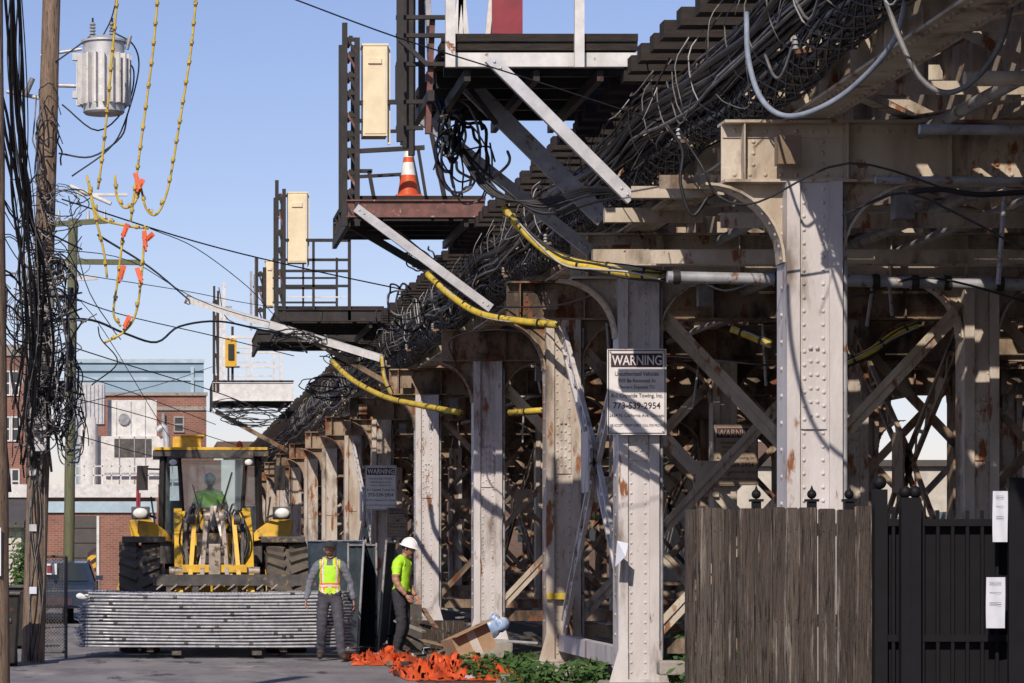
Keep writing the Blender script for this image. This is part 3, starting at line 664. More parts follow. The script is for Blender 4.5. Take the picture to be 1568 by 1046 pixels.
# ---------------------------------------------------------------- buildings on the left
def win(b,x0,x1,y,z0,z1,fr='white'):
    b.box(x0,x1,y-.02,y-.004,z0,z1,'wglass');t=.06
    b.box(x0-t,x1+t,y-.06,y-.003,z1,z1+t,fr);b.box(x0-t,x1+t,y-.08,y-.003,z0-t,z0,fr);b.box(x0-t,x0,y-.05,y-.003,z0,z1,fr);b.box(x1,x1+t,y-.05,y-.003,z0,z1,fr);b.box(x0,x1,y-.04,y-.021,(z0+z1)/2-.03,(z0+z1)/2+.03,fr)
E=empty('blue_clad_building',(0,125,0));b=MB();b.box(PX(110,122),PX(312,122),122,140,0,PZ(556,122),'blue');b.build('walls',E)
b=MB();b.box(PX(108,122)-.1,PX(313,122),121.9,122.2,PZ(556,122)+.002,PZ(550,122),'bluel')
b.box(PX(110,122),PX(312,122),121.93,121.996,PZ(583,122),PZ(578,122),'bluel');b.box(PX(110,122),PX(312,122),121.95,121.996,PZ(570,122),PZ(568,122),'wglass');b.box(PX(292,122),PX(297,122),121.9,121.929,0,PZ(562,122),'bluel');b.build('trim',E)
E=empty('brick_building',(0,114.5,0));b=MB();b.box(PX(150,114.5),PX(316,114.5),114.5,121,0,PZ(606,114.5),'brick');b.build('walls',E)
b=MB();b.box(PX(148,114.5),PX(318,114.5),114.4,114.8,PZ(606,114.5)+.002,PZ(601,114.5),'conc')
b.box(PX(240,114.5),PX(316,114.5),114.42,114.497,PZ(590,114.5)-1.0,PZ(590,114.5)-.85,'conc')
for px in(268,):win(b,PX(px,114.5),PX(px+12,114.5),114.5,PZ(660,114.5),PZ(640,114.5),'conc')
b.cyl((PX(250,114.5),114.35,0),(PX(250,114.5),114.35,7),.08,'pipe')
b.build('trim',E)
E=empty('brick_building',(-9,118,0));b=MB();b.box(-14,PX(40,118),118,130,0,PZ(545,118),'brick');b.box(-14,PX(42,118),117.9,118.2,PZ(545,118)+.002,PZ(528,118),'conc');b.build('walls',E)
b=MB()
for px in(8,22):
    for py in(570,640,720):win(b,PX(px-3,118),PX(px+6,118),118,PZ(py+34,118),PZ(py,118))
b.build('windows',E)
E=empty('brick_garage',(-2,97,0));Y=97;b=MB()
b.box(-8,PX(238,Y),Y,113,0,PZ(762,Y),'brick');b.build('walls',E)
b=MB();b.box(-8.1,PX(242,Y),Y-.25,Y+.3,PZ(762,Y)+.002,PZ(742,Y),'white');b.box(-8,PX(240,Y),Y-.1,Y-.003,PZ(785,Y),PZ(768,Y),'bluel')
b.box(PX(98,Y),PX(148,Y),Y-.04,Y-.003,0,PZ(790,Y),'roof')
for k in range(5):b.box(PX(98,Y),PX(148,Y),Y-.055,Y-.042,.3+k*.5,.33+k*.5,'dark')
b.box(PX(148,Y),PX(152,Y),Y-.08,Y-.003,0,PZ(790,Y),'white');b.box(PX(232,Y),PX(236,Y),Y-.12,Y-.003,0,PZ(764,Y)-.5,'bluel')
b.build('trim',E)
E=empty('rooftop_air_handler',(-1,99,4));Y=99;b=MB()
b.box(PX(150,Y),PX(258,Y),Y,Y+3,PZ(742,Y),PZ(668,Y),'white');b.box(PX(165,Y),PX(240,Y),Y+.3,Y+2.5,PZ(668,Y)+.002,PZ(612,Y),'white')
b.box(PX(118,Y),PX(160,Y),Y-.4,Y+1.5,PZ(650,Y),PZ(588,Y),'galv');b.cyl(P(135,742,Y-.2),P(135,640,Y-.2),.35,'white');b.box(PX(175,Y),PX(232,Y),Y-.03,Y-.003,PZ(700,Y),PZ(672,Y),'mach')
for k in range(7):
    x=PX(120+k*6,Y);b.box(x,x+.03,Y-.43,Y-.402,PZ(648,Y),PZ(590,Y),'pipe')
for px in(182,205,222):b.box(PX(px,Y),PX(px+1.5,Y),Y-.04,Y-.031,PZ(742,Y),PZ(668,Y),'pipe')
for px in(178,200,222):b.box(PX(px,Y),PX(px+1,Y),Y+.28,Y+.299,PZ(666,Y),PZ(614,Y),'pipe')
b.cyl(P(190,642,Y+.2),P(190,642,Y+.29),.2,'pipe');b.box(PX(160,Y),PX(255,Y),Y-.2,Y-.15,PZ(728,Y),PZ(724,Y),'pipe')
b.tube([P(240,660,Y-.2),P(252,655,Y-.2),P(256,690,Y-.2),P(256,740,Y-.2)],.12,'galv',10)
b.build('casing',E,.02)
b=MB()
for px in range(115,240,14):b.beam(P(px,744,97),P(px,712,97),.04,.04,'white')
for py in(714,728):b.beam(P(110,py,97),P(240,py,97),.04,.04,'white')
b.build('roof_railing')
E=empty('garage',(-6,62,0));b=MB();b.box(-9,PX(32,62),62,70,0,PZ(808,62),'siding');b.build('walls',E)
b=MB()
for k in range(14):b.box(-9,PX(32,62)+.01,61.97,61.996,.1+k*.15,.2+k*.15,'siding')
b.build('siding',E)
b=MB();x1=PX(38,62);b.add([(-9,61.7,PZ(808,62)),(x1,61.7,PZ(808,62)),(x1,66,PZ(760,62)),(-9,66,PZ(760,62)),(x1,70.3,PZ(808,62)),(-9,70.3,PZ(808,62)),(x1,61.7,PZ(800,62)),(-9,61.7,PZ(800,62))],[(7,6,2,3),(3,2,4,5),(0,1,6,7),(1,4,2,6)],'roof');b.build('roof',E)
b=MB();b.box(PX(134,75),PX(147,75),75,75.12,0,PZ(850,75),'yel')
for k in range(6):
    z=.1+k*.26;b.add([(PX(134,75),74.996,z),(PX(147,75),74.996,z+.15),(PX(147,75),74.996,z+.27),(PX(134,75),74.996,z+.12)],[(0,1,2,3)],'ink')
b.build('hazard_post')
b=MB();b.cyl(P(209,905,55),P(211,728,55),.028,'red');b.cyl(P(213,800,55),P(214,755,55),.02,'red');b.build('marker_pole')
E=empty('parked_car',(PX(84,60),62,0));b=MB();cx=PX(78,60);o=4
prof=[(58,.35),(58,.75),(58.9,.88),(59.7,1.32),(61.4,1.36),(62.3,.95),(62.6,.85),(62.6,.35)];w=.88
vs=[]
for y,z in prof:
    ww=w if z<1.0 else w*.8;vs+=[(cx-ww,y+o,z),(cx+ww,y+o,z)]
n=len(prof);b.add(vs,[(2*i,2*i+1,2*((i+1)%n)+1,2*((i+1)%n)) for i in range(n)]+[[2*i for i in range(n)][::-1],[2*i+1 for i in range(n)]],'car')
b.build('body',E,.05)
b=MB();b.add([(cx-.72,58.95+o,.935),(cx+.72,58.95+o,.935),(cx+.6,59.6+o,1.29),(cx-.6,59.6+o,1.29)],[(0,1,2,3)],'wglass')
for sx in(-1,1):
    b.add([(cx+sx*.885,59.1+o,.92),(cx+sx*.885,62+o,.92),(cx+sx*.74,61.3+o,1.3),(cx+sx*.74,59.8+o,1.3)],[(0,1,2,3)],'wglass')
    for y in(58.8,61.8):b.cyl((cx+sx*.72,y+o,.33),(cx+sx*.92,y+o,.33),.33,'rubber',n=20);b.cyl((cx+sx*.921,y+o,.33),(cx+sx*.925,y+o,.33),.2,'galv',n=16)
    b.ball((cx+sx*.62,58.02+o,.62),(.17,.05,.08),'conewhite');b.box(cx+sx*.95-.08,cx+sx*.95+.08,59.2+o,59.3+o,.95,1.05,'car')
b.box(cx-.4,cx+.4,57.98+o,57.998+o,.42,.58,'ink');b.build('details',E)
b=MB();Y=43
x0,x1=PX(66,Y),PX(101,Y);zt=PZ(852,Y)
for x in(x0,x1):b.cyl((x,Y,0),(x,Y,zt),.025,'mach')
b.cyl((x0,Y,zt),(x1,Y,zt),.02,'mach');b.cyl((x0,Y,.1),(x1,Y,.1),.02,'mach')
def cl(p,q,lim,s):
    if (p.x-lim)*s<0 and (q.x-lim)*s<0:return None
    if (p.x-lim)*s<0:p=p.lerp(q,(lim-p.x)/(q.x-p.x))
    elif (q.x-lim)*s<0:q=q.lerp(p,(lim-q.x)/(p.x-q.x))
    return p,q
for k in range(-40,int((x1-x0)/.05)+1):
    for sg in(1,-1):
        xa=x0+k*.05;L=zt-.1
        xb=xa+L if sg==1 else xa;xs_=xa if sg==1 else xa+L
        r=cl(Vector((xs_,Y,.1)),Vector((xb,Y,zt)),x0,1)
        if r:r=cl(*r,x1,-1)
        if r:b.beam(*r,.008,.008,'mach')
b.build('chain_link_gate')
b=MB();b.box(PX(70,42.9),PX(87,42.9),42.9,42.91,PZ(880,42.9),PZ(863,42.9),'signw');b.box(PX(72,42.9),PX(79,42.9),42.89,42.898,PZ(877,42.9),PZ(866,42.9),'red');b.build('small_sign')
def bin_(xa,xb,Y):
    E=empty('rubbish_bin',((xa+xb)/2,Y,0));b=MB();x0,x1=xa,xb
    b.add([(x0+.05,Y,.05),(x1-.06,Y,.05),(x1-.06,Y+.6,.05),(x0+.05,Y+.6,.05),(x0,Y-.05,1.0),(x1,Y-.05,1.0),(x1,Y+.7,1.0),(x0,Y+.7,1.0)],[(0,3,2,1),(4,5,6,7),(0,1,5,4),(1,2,6,5),(2,3,7,6),(3,0,4,7)],'dark')
    b.box(x0-.03,x1+.03,Y-.1,Y+.72,1.002,1.05,'mach');b.cyl((x1-.2,Y+.62,.1),(x1-.05,Y+.62,.1),.1,'rubber');b.box(x0+.1,x1-.1,Y-.06,Y-.03,.62,.68,'mach');b.build('body',E,.02)
bin_(PX(-25,40),PX(29,40),40);bin_(PX(2,47),PX(40,47),47)
b=MB();b.box(PX(-20,28),PX(7,28),26.84,26.85,PZ(800,26.85),PZ(705,26.85),'paper');b.box(PX(-20,28),PX(11,28),26.835,26.845,PZ(882,26.84),PZ(808,26.84),'paper');b.build('paper_notice')
# ---------------------------------------------------------------- loader
E=empty('wheel_loader',(PX(327,46),46,0));cx=PX(325,46);Y0=44.75
def lwheel(x,y,r=.88,w=.62):
    b=MB();b.cyl((x-w/2,y,r),(x+w/2,y,r),r-.06,'rubber',n=40);b.cyl((x-w/2-.01,y,r),(x+w/2+.01,y,r),r*.8,'rubber',n=40)
    b.cyl((x-w/2-.02,y,r),(x+w/2+.02,y,r),r*.5,'yel',n=30);b.cyl((x-w/2-.05,y,r),(x+w/2+.05,y,r),r*.2,'yel',n=16)
    for k in range(26):
        a=2*math.pi*k/26
        for sx in(-1,1):
            aa=a+(.12 if sx>0 else 0)
            c0=Vector((x+sx*w*.5,y+math.cos(aa)*(r-.04),r+math.sin(aa)*(r-.04)));a2=aa+.14;c1=Vector((x+sx*.04,y+math.cos(a2)*(r-.04),r+math.sin(a2)*(r-.04)))
            b.beam(c0,c1,.075,.09,'rubber',(0,math.cos(aa),math.sin(aa)))
    b.build('wheel',E)
for sx in(-1,1):
    lwheel(cx+sx*1.16,Y0+.9);lwheel(cx+sx*1.16,Y0+4.0)
b=MB()
b.box(cx-.5,cx+.5,Y0+.4,Y0+2.2,.6,1.35,'yel');b.box(cx-.85,cx+.85,Y0+.75,Y0+1.05,.65,1.05,'mach')
b.box(cx-.6,cx+.6,Y0+2.2,Y0+5.6,.6,1.3,'yel');b.box(cx-.75,cx+.75,Y0+4.1,Y0+6.2,1.3,2.15,'yel')
for x in(-.46,-.28,.28,.46):
    b.add([(cx+x-.025,Y0+.5,1.2),(cx+x-.025,Y0+1.9,1.2),(cx+x-.025,Y0+1.7,2.15),(cx+x-.025,Y0+1.2,2.25),(cx+x+.025,Y0+.5,1.2),(cx+x+.025,Y0+1.9,1.2),(cx+x+.025,Y0+1.7,2.15),(cx+x+.025,Y0+1.2,2.25)],[(3,2,1,0),(4,5,6,7),(0,1,5,4),(1,2,6,5),(2,3,7,6),(3,0,4,7)],'yel')
b.build('frame',E,.01)
b=MB()
for sx in(-1,1):
    x=cx+sx*.55
    for p,q in(((x,Y0+1.5,2.15),(x,Y0+.5,1.8)),((x,Y0+.5,1.8),(x,Y0-.35,1.05)),((x,Y0-.35,1.05),(x,Y0-.5,.55))):b.beam(p,q,.13,.32,'yel')
    b.cyl((x-.09,Y0+.5,1.8),(x+.09,Y0+.5,1.8),.09,'chrome');b.cyl((x-.09,Y0-.35,1.08),(x+.09,Y0-.35,1.08),.08,'chrome')
    b.cyl((cx+sx*.36,Y0+1.1,1.25),(cx+sx*.36,Y0+.5,1.7),.08,'mach');b.cyl((cx+sx*.36,Y0+.5,1.7),(cx+sx*.34,Y0-.1,1.85),.045,'chrome')
    b.cyl((cx+sx*.14,Y0+.9,2.2),(cx+sx*.14,Y0+.2,2.0),.075,'yel');b.cyl((cx+sx*.14,Y0+.2,2.0),(cx+sx*.14,Y0-.3,1.6),.04,'chrome')
    b.beam((cx+sx*.12,Y0-.3,2.2),(cx+sx*.2,Y0-.4,1.15),.07,.16,'chrome',(0,1,0));b.beam((cx+sx*.3,Y0-.1,2.15),(cx+sx*.38,Y0-.45,1.15),.07,.14,'yel',(0,1,0))
    b.beam((cx+sx*.02,Y0+.1,2.3),(cx+sx*.26,Y0-.4,1.2),.06,.10,'chrome',(0,1,0));b.beam((cx+sx*.45,Y0+.1,2.1),(cx+sx*.42,Y0-.4,1.2),.05,.1,'mach',(0,1,0))
    b.cyl((cx+sx*.12-.05,Y0-.34,2.15),(cx+sx*.12+.05,Y0-.34,2.15),.09,'chrome');b.cyl((cx+sx*.35-.05,Y0-.2,2.1),(cx+sx*.35+.05,Y0-.2,2.1),.08,'mach')
    for k in range(9):
        o=R.uniform(-.14,.14);b.tube([(cx+sx*(.2+o),Y0+1,2.05),(cx+sx*(.3+o),Y0+.3,2.25+R.uniform(-.1,.1)),(cx+sx*(.42+o),Y0-.1,1.75),(cx+sx*(.3+o*.5),Y0-.35,1.25)],.018,R.choice(['cable','cableg','mach']))
b.cyl((cx-.7,Y0-.3,1.3),(cx+.7,Y0-.3,1.3),.07,'chrome');b.cyl((cx-.45,Y0+.4,1.95),(cx+.45,Y0+.4,1.95),.06,'mach')
b.box(cx-.09,cx+.09,Y0-.5,Y0-.36,1.25,1.72,'chrome');b.cyl((cx-.14,Y0-.43,1.6),(cx+.14,Y0-.43,1.6),.06,'mach');b.box(cx-.5,cx+.5,Y0-.46,Y0-.40,1.28,1.40,'yel')
b.build('lift_arm',E,.006)
b=MB();b.box(cx-.95,cx+1.55,Y0-.62,Y0-.5,1.08,1.25,'mach');b.box(cx-.7,cx+.7,Y0-.62,Y0-.5,.3,.42,'mach')
for x in(-.7,-.3,.3,.7):b.box(cx+x-.05,cx+x+.05,Y0-.6,Y0-.5,.42,1.08,'mach')
for x in(-.6,.6):b.box(cx+x-.07,cx+x+.07,Y0-1.9,Y0-.5,.06,.12,'mach')
b.box(cx-1.05,cx+1.05,Y0-.5,Y0-.3,1.15,1.2,'mach')
for k in range(9):b.beam((cx-.9+k*.22,Y0-.64,1.02),(cx-.8+k*.22,Y0-.64,1.10),.03,.02,'chrome')
b.build('fork_carriage',E)
b=MB()
for sx in(-1,1):
    xa=cx+sx*.75;xb=cx+sx*1.44
    x0,x1=min(xa,xb),max(xa,xb)
    b.box(x0,x1,Y0+.5,Y0+1.5,1.80,1.84,'mach');b.box(x0,x1,Y0+.46,Y0+.50,1.74,1.84,'mach')
    b.add([(cx+sx*.6,Y0+2.4,1.75),(cx+sx*1.3,Y0+2.3,1.85),(cx+sx*1.35,Y0+2.3,2.1),(cx+sx*1.1,Y0+2.35,2.2),(cx+sx*.75,Y0+2.4,1.95),
           (cx+sx*.6,Y0+3.2,1.75),(cx+sx*1.3,Y0+3.2,1.85),(cx+sx*1.35,Y0+3.2,2.1),(cx+sx*1.1,Y0+3.2,2.2),(cx+sx*.75,Y0+3.2,1.95)],[(0,1,2,3,4),(9,8,7,6,5),(0,5,6,1),(1,6,7,2),(2,7,8,3),(3,8,9,4),(4,9,5,0)],'yel')
    b.beam((cx+sx*.9,Y0+2.3,2.15),(cx+sx*1.18,Y0+2.0,2.25),.04,.04,'mach');b.ball((cx+sx*1.15,Y0+1.9,2.22),(.13,.08,.09),'conewhite');b.box(cx+sx*1.15-.15,cx+sx*1.15+.15,Y0+1.93,Y0+2.05,2.12,2.33,'mach')
b.build('fender',E,.015)
b=MB();yc=Y0+2.5
b.box(cx-.85,cx+.85,yc,yc+1.6,1.4,1.95,'mach')
b.box(cx-.95,cx+.95,yc-.12,yc+1.7,3.16,3.26,'mach');b.box(cx-.93,cx+.93,yc-.15,yc+1.65,3.262,3.31,'yel');b.box(cx-.62,cx+.7,yc-.17,yc-.12,3.13,3.255,'mach')
for x,y in((-.8,yc),(.8,yc),(-.8,yc+1.55),(.8,yc+1.55),(-.8,yc+.8),(.8,yc+.8)):b.beam((cx+x,y,1.95),(cx+x*.97,y+.03,3.16),.09,.09,'dark')
for x in(-.52,.58):b.beam((cx+x*.85,yc-.08,1.9),(cx+x,yc-.03,3.16),.06,.05,'dark')
b.box(cx-.62,cx-.15,yc+.3,yc+1.2,3.312,3.5,'yel');b.box(cx-.5,cx-.1,yc+.25,yc+1.25,3.501,3.53,'yel');b.ball((cx+.5,yc+.8,3.35),(.06,.06,.1),'orange')
for sx in(-1,1):
    b.beam((cx+sx*.85,yc-.05,2.95),(cx+sx*1.1,yc-.35,2.95),.03,.03,'dark');b.box(cx+sx*1.12-.09,cx+sx*1.12+.09,yc-.4,yc-.34,2.6,3.0,'dark')
    b.box(cx+sx*.62-.09,cx+sx*.62+.09,yc-.24,yc-.16,3.0,3.12,'dark');b.ball((cx+sx*.62,yc-.24,3.06),(.07,.02,.05),'conewhite')
    b.beam((cx+sx*.9,yc-.1,1.9),(cx+sx*.98,yc-.1,2.5),.03,.03,'dark')
b.box(cx-.22,cx+.22,yc+1.0,yc+1.12,1.9,2.6,'dark');b.box(cx-.22,cx+.22,yc+.5,yc+.99,1.85,2.05,'dark');b.cyl((cx,yc+.3,2.15),(cx,yc+.34,2.17),.18,'dark');b.cyl((cx,yc+.2,1.8),(cx,yc+.3,2.16),.04,'dark')
b.box(cx-.75,cx-.45,yc+.6,yc+1.2,1.951,2.45,'dark');b.box(cx+.45,cx+.72,yc+.5,yc+1.3,1.951,2.35,'mach')
b.beam((cx+.1,yc-.09,2.05),(cx+.35,yc-.09,2.9),.02,.03,'dark');b.beam((cx-.1,yc-.09,2.0),(cx-.3,yc-.09,2.7),.02,.02,'dark')
b.build('cab',E,.012)
b=MB()
b.add([(cx-.48,yc-.06,1.95),(cx+.5,yc-.06,1.95),(cx+.56,yc-.02,3.13),(cx-.5,yc-.02,3.13)],[(0,1,2,3)],'glass')
for sx in(-1,1):
    b.add([(cx+sx*.5,yc-.05,1.95),(cx+sx*.78,yc,1.95),(cx+sx*.77,yc+.02,3.13),(cx+sx*.54,yc-.02,3.13)],[(0,1,2,3)],'glass')
    b.add([(cx+sx*.82,yc+.05,1.95),(cx+sx*.82,yc+1.5,1.95),(cx+sx*.79,yc+1.5,3.13),(cx+sx*.79,yc+.05,3.13)],[(0,1,2,3)],'glass')
b.add([(cx-.76,yc+1.56,1.95),(cx+.76,yc+1.56,1.95),(cx+.76,yc+1.56,3.13),(cx-.76,yc+1.56,3.13)],[(0,1,2,3)],'glass')
b.build('cab_glass',E)
LCX=cx;LYC=yc
# ---------------------------------------------------------------- stack of fence panels
b=MB();R.seed(9);ya=43.0
for k in range(17):
    z=.18+k*.049;dx=R.uniform(-.05,.05);x0=PX(122,43)+dx+(.10 if k>12 else 0);x1=PX(541,43)+dx;dy=R.uniform(-.02,.02)
    def zz(x):t=(x-(x0+x1)/2)/2;return z+.018*t*t+ .004*math.sin(x*2+k)
    for y in(ya+dy,ya+.9+dy,ya+1.8+dy):
        b.tube([(x0+(x1-x0)*i/8,y,zz(x0+(x1-x0)*i/8)) for i in range(9)],.0185,'tube',7,1)
    for i in range(0,9,4):
        x=x0+(x1-x0)*i/8;b.tube([(x,ya+dy+.02,zz(x)),(x,ya+1.8+dy,zz(x))],.017,'tube',6,1)
    for i in range(80):
        x=x0+(x1-x0)*(i+.5)/80
        if k==16:b.beam((x,ya+dy,zz(x)+.018),(x,ya+1.8+dy,zz(x)+.018),.005,.005,'tube')
    for i in range(4):
        x=R.uniform(x0,x1);b.cyl((x-.03,ya+dy,zz(x)),(x+.03,ya+dy,zz(x)),.0225,'mach' if i%2 else 'tube')
    b.beam((x0-.05,ya+dy-.01,z+.03),(x0+.02,ya+dy-.01,z+.0),.03,.02,'tube')
for x in(.0,2.0):b.box(x-.05,x+.05,ya+.05,ya+1.75,.10,.158,'wood')
b.box(PX(125,43)+.1,PX(538,43)-.1,ya+.3,ya+.32,.17,.93,'dark')  # dark sheet added inside the stack to paint the shade in its gaps
b.build('fence_panel_stack')
def screen(x0,x1,y0,y1,h,lean=0):
    E=empty('screened_fence_panel',((x0+x1)/2,(y0+y1)/2,0));b=MB();n=16;vs=[];fs=[]
    for i in range(n+1):
        for j in range(n+1):
            t=i/n;vs.append((x0+(x1-x0)*t+lean*j/n+.03*noise.noise(Vector((i*.5,j*.4,3))),y0+(y1-y0)*t+.05*noise.noise(Vector((i*.4,j*.5,0))),.05+(h-.05)*j/n))
    for i in range(n):
        for j in range(n):fs.append((i*(n+1)+j,(i+1)*(n+1)+j,(i+1)*(n+1)+j+1,i*(n+1)+j+1))
    b.add(vs,fs,'green',True);b.build('fabric',E)
    b=MB()
    for x,y in((x0,y0),(x1,y1)):b.cyl((x,y-.03,0),(x+lean,y-.03,h+.04),.02,'pipe')
    b.cyl((x0+lean,y0-.03,h),(x1+lean,y1-.03,h),.016,'pipe');b.build('frame',E)
screen(PX(547,44),PX(556,47),44,48,1.72,.1);screen(PX(528,48),PX(566,48),47.2,46.6,1.70,0);screen(PX(578,45.5),PX(600,49),45.5,50,1.75,.14);screen(PX(470,60),PX(560,58),60,58,1.8,0)
# ---------------------------------------------------------------- people
def skinmesh(verts,edges,radii,lv=2):
    me=bpy.data.meshes.new('s');me.from_pydata(verts,edges,[]);ob=bpy.data.objects.new('s',me);scene.collection.objects.link(ob)
    ob.modifiers.new('k','SKIN');sv=me.skin_vertices[0].data
    for i,r in enumerate(radii):sv[i].radius=(r,r) if not isinstance(r,tuple) else r;sv[i].use_root=(i==0)
    su=ob.modifiers.new('u','SUBSURF');su.levels=lv;su.render_levels=lv
    bpy.context.view_layer.update();dg=bpy.context.evaluated_depsgraph_get();o=bpy.data.meshes.new_from_object(ob.evaluated_get(dg))
    v=[x.co.copy() for x in o.vertices];f=[list(p.vertices) for p in o.polygons];nn=[x.normal.copy() for x in o.vertices];bpy.data.objects.remove(ob);return v,f,nn
def person(loc,yaw,J,kind,headyaw=0,headtilt=0,scale=1,name='construction_worker'):
    E=empty(name,loc);Rz=Matrix.Rotation(yaw,3,'Z');loc=Vector(loc)
    def W(v):return loc+Rz@(Vector(v)*scale)
    names=['pel','wai','che','nb','nk','hb','hl','kl','al','tl','hr','kr','ar','tr','sl','el','wl','sr','er','wr']
    rad=dict(pel=.13,wai=.13,che=.155,nb=.095,nk=.058,hb=.05,hl=.105,kl=.082,al=.064,tl=.045,hr=.105,kr=.082,ar=.064,tr=.045,sl=.082,el=.056,wl=.037,sr=.082,er=.056,wr=.037)
    ed=[('pel','wai'),('wai','che'),('che','nb'),('nb','nk'),('nk','hb'),('pel','hl'),('hl','kl'),('kl','al'),('al','tl'),('pel','hr'),('hr','kr'),('kr','ar'),('ar','tr'),('nb','sl'),('sl','el'),('el','wl'),('nb','sr'),('sr','er'),('er','wr')]
    v,f,nn=skinmesh([J[n] for n in names],[(names.index(a),names.index(c)) for a,c in ed],[rad[n] for n in names],3)
    def seg(p,a,c):
        a=Vector(a);c=Vector(c);t=max(0,min(1,(p-a).dot(c-a)/(c-a).length_squared));return (p-a.lerp(c,t)).length,t
    part=[]
    for p in v:
        best=min((seg(p,J[a],J[c])[0]-rad[a]*.6,a,c) for a,c in ed);part.append((best[1],best[2]))
    tz=('pel','wai','che')
    b=MB();groups={}
    for i,p in enumerate(v):
        a,c=part[i]
        if a in tz and c in('wai','che','nb'):
            ctr=Vector(J[a]).lerp(Vector(J[c]),.5);p.y=ctr.y+(p.y-ctr.y)*.82
            p.x*=1.06
        if a in('hl','kl','hr','kr','sl','sr','el','er'):p+=nn[i]*.012*noise.noise(Vector((p.x*9,p.y*9,p.z*22)))
        elif a in tz:p+=nn[i]*.008*noise.noise(p*13)
        if kind=='vest' and p.z>J['pel'][2]-.0 and a in('wai','che','pel') :p+=nn[i]*.014
    for fc in f:
        c=sum((v[i] for i in fc),Vector())/len(fc);a,e=part[fc[0]];m='grey'
        tor=(a,e) in(('wai','che'),('che','nb'),('pel','wai')) or (e in('sl','sr') and abs(c.x-J['che'][0])<.15)
        if a in('kl','hl','kr','hr') or e in('hl','hr') :m='trou2' if kind=='vest' else 'trou'
        if a in('al','ar') or c.z<.10:m='boot'
        if a in('sl','el','sr','er'):m='grey'
        if kind=='tee':
            if a in('sl','sr'):
                m='lime' if seg(c,J[a],J[e])[1]<.62 else 'skin'
            if a in('el','er'):m='skin'
            if tor or e in('sl','sr'):m='lime'
            if a=='pel' and e=='wai' and c.z<J['pel'][2]+.0:m='trou'
        else:
            if tor:
                m='lime';dx=abs(c.x-J['che'][0]);
                if c.z<J['pel'][2]-.03:m='trou2'
                elif abs(c.z-1.11)<.02:m='silver'
                elif abs(c.z-1.11)<.034:m='hvor'
                elif abs(dx-.105)<.013:m='silver'
                elif abs(dx-.105)<.025:m='hvor'
                elif dx<.008:m='hvor'
                elif c.z>1.40 and dx<.05:m='grey'
        if a in('nb','nk') and e in('nk','hb') and c.z>J['nb'][2]+.05:m='skin'
        groups.setdefault(m,[]).append(fc)
    b.v=[tuple(W(p)) for p in v]
    for m,fl in groups.items():
        k=b.mi(m)
        for fc in fl:b.f.append(fc);b.m.append(k);b.sm.append(True)
    b.build('body',E)
    b=MB();hb=Vector(J['hb']);HR=Matrix.Rotation(headyaw,3,'Z')@Matrix.Rotation(headtilt,3,'X');hc=hb+HR@Vector((0,-.012,.075))
    def Wh(p):return W(hc+HR@Vector(p))
    n=24;k=18;vs=[]
    for i in range(k+1):
        ph=math.pi*i/k
        for j in range(n):
            t=2*math.pi*j/n;d=Vector((math.sin(ph)*math.cos(t),math.sin(ph)*math.sin(t),math.cos(ph)))
            x,y,z=d.x*.076,d.y*.096,d.z*.118
            if z<0:x*=1-.30*(-z/.118);y=y*(1-.12*(-z/.118))-.012*(-z/.118)
            fr=max(0,-d.y)
            y-=.024*math.exp(-(x/.014)**2)*math.exp(-((z+.012)/.022)**2)*(fr>.4)
            y+=.008*math.exp(-((abs(x)-.032)/.014)**2)*math.exp(-((z-.012)/.012)**2)*(fr>.4)
            y-=.006*math.exp(-(x/.022)**2)*math.exp(-((z+.058)/.010)**2)*(fr>.4)
            vs.append(Wh((x,y,z)))
    fs=[(i*n+j,i*n+(j+1)%n,(i+1)*n+(j+1)%n,(i+1)*n+j) for i in range(k) for j in range(n)]
    sk=[];hr=[]
    for fc in fs:
        i=fc[0]//n;j=fc[0]%n;t=2*math.pi*(j+.5)/n
        back=math.sin(t)>-.15
        (hr if (i<5 or (back and i<11 )) else sk).append(fc)
    b.add(vs,sk,'skin',True);b.add(vs,hr,'hair',True)
    for sx in(-1,1):
        b.ball(Wh((sx*.031,-.083,.012)),.011*scale,'conewhite',8,6);b.ball(Wh((sx*.031,-.092,.012)),.006*scale,'ink',6,5)
        b.ball(Wh((sx*.078,.008,-.005)),(.012,.02,.032),'skin',8,6)
        b.tube([Wh((sx*.018,-.094,.032)),Wh((sx*.045,-.084,.032))],.004,'hair',4,1)
    b.tube([Wh((-.024,-.094,-.055)),Wh((0,-.103,-.053)),Wh((.024,-.094,-.055))],.004,'red',5,3)
    if kind=='vest':
        b.tube([Wh((-.05,-.07,-.07)),Wh((-.03,-.09,-.09)),Wh((0,-.1,-.10)),Wh((.03,-.09,-.09)),Wh((.05,-.07,-.07))],.011,'hair',6,3)
    b.build('head',E)
    b=MB();m='hat' if kind=='tee' else 'trou'
    RR=Rz@HR;r=(.105,.128,.115) if kind=='tee' else (.090,.110,.085)
    b.ball(Wh((0,0,.035)),tuple(x*scale for x in r),m,24,8,0.0,RR)
    if kind=='tee':
        n=28;vs=[]
        for j in range(n):
            t=2*math.pi*j/n;c_=1.17+(.22*max(0,-math.sin(t)))
            vs+=[Wh((r[0]*math.cos(t),r[1]*math.sin(t),.037)),Wh((r[0]*c_*math.cos(t),r[1]*c_*math.sin(t),.028)),Wh((r[0]*c_*math.cos(t),r[1]*c_*math.sin(t),.020))]
        b.add(vs,[(3*j,3*((j+1)%n),3*((j+1)%n)+1,3*j+1) for j in range(n)]+[(3*j+1,3*((j+1)%n)+1,3*((j+1)%n)+2,3*j+2) for j in range(n)],m,True)
        b.tube([Wh((0,-.128,.04)),Wh((0,-.095,.11)),Wh((0,0,.155)),Wh((0,.095,.11)),Wh((0,.128,.04))],.008,m,6,4)
    else:
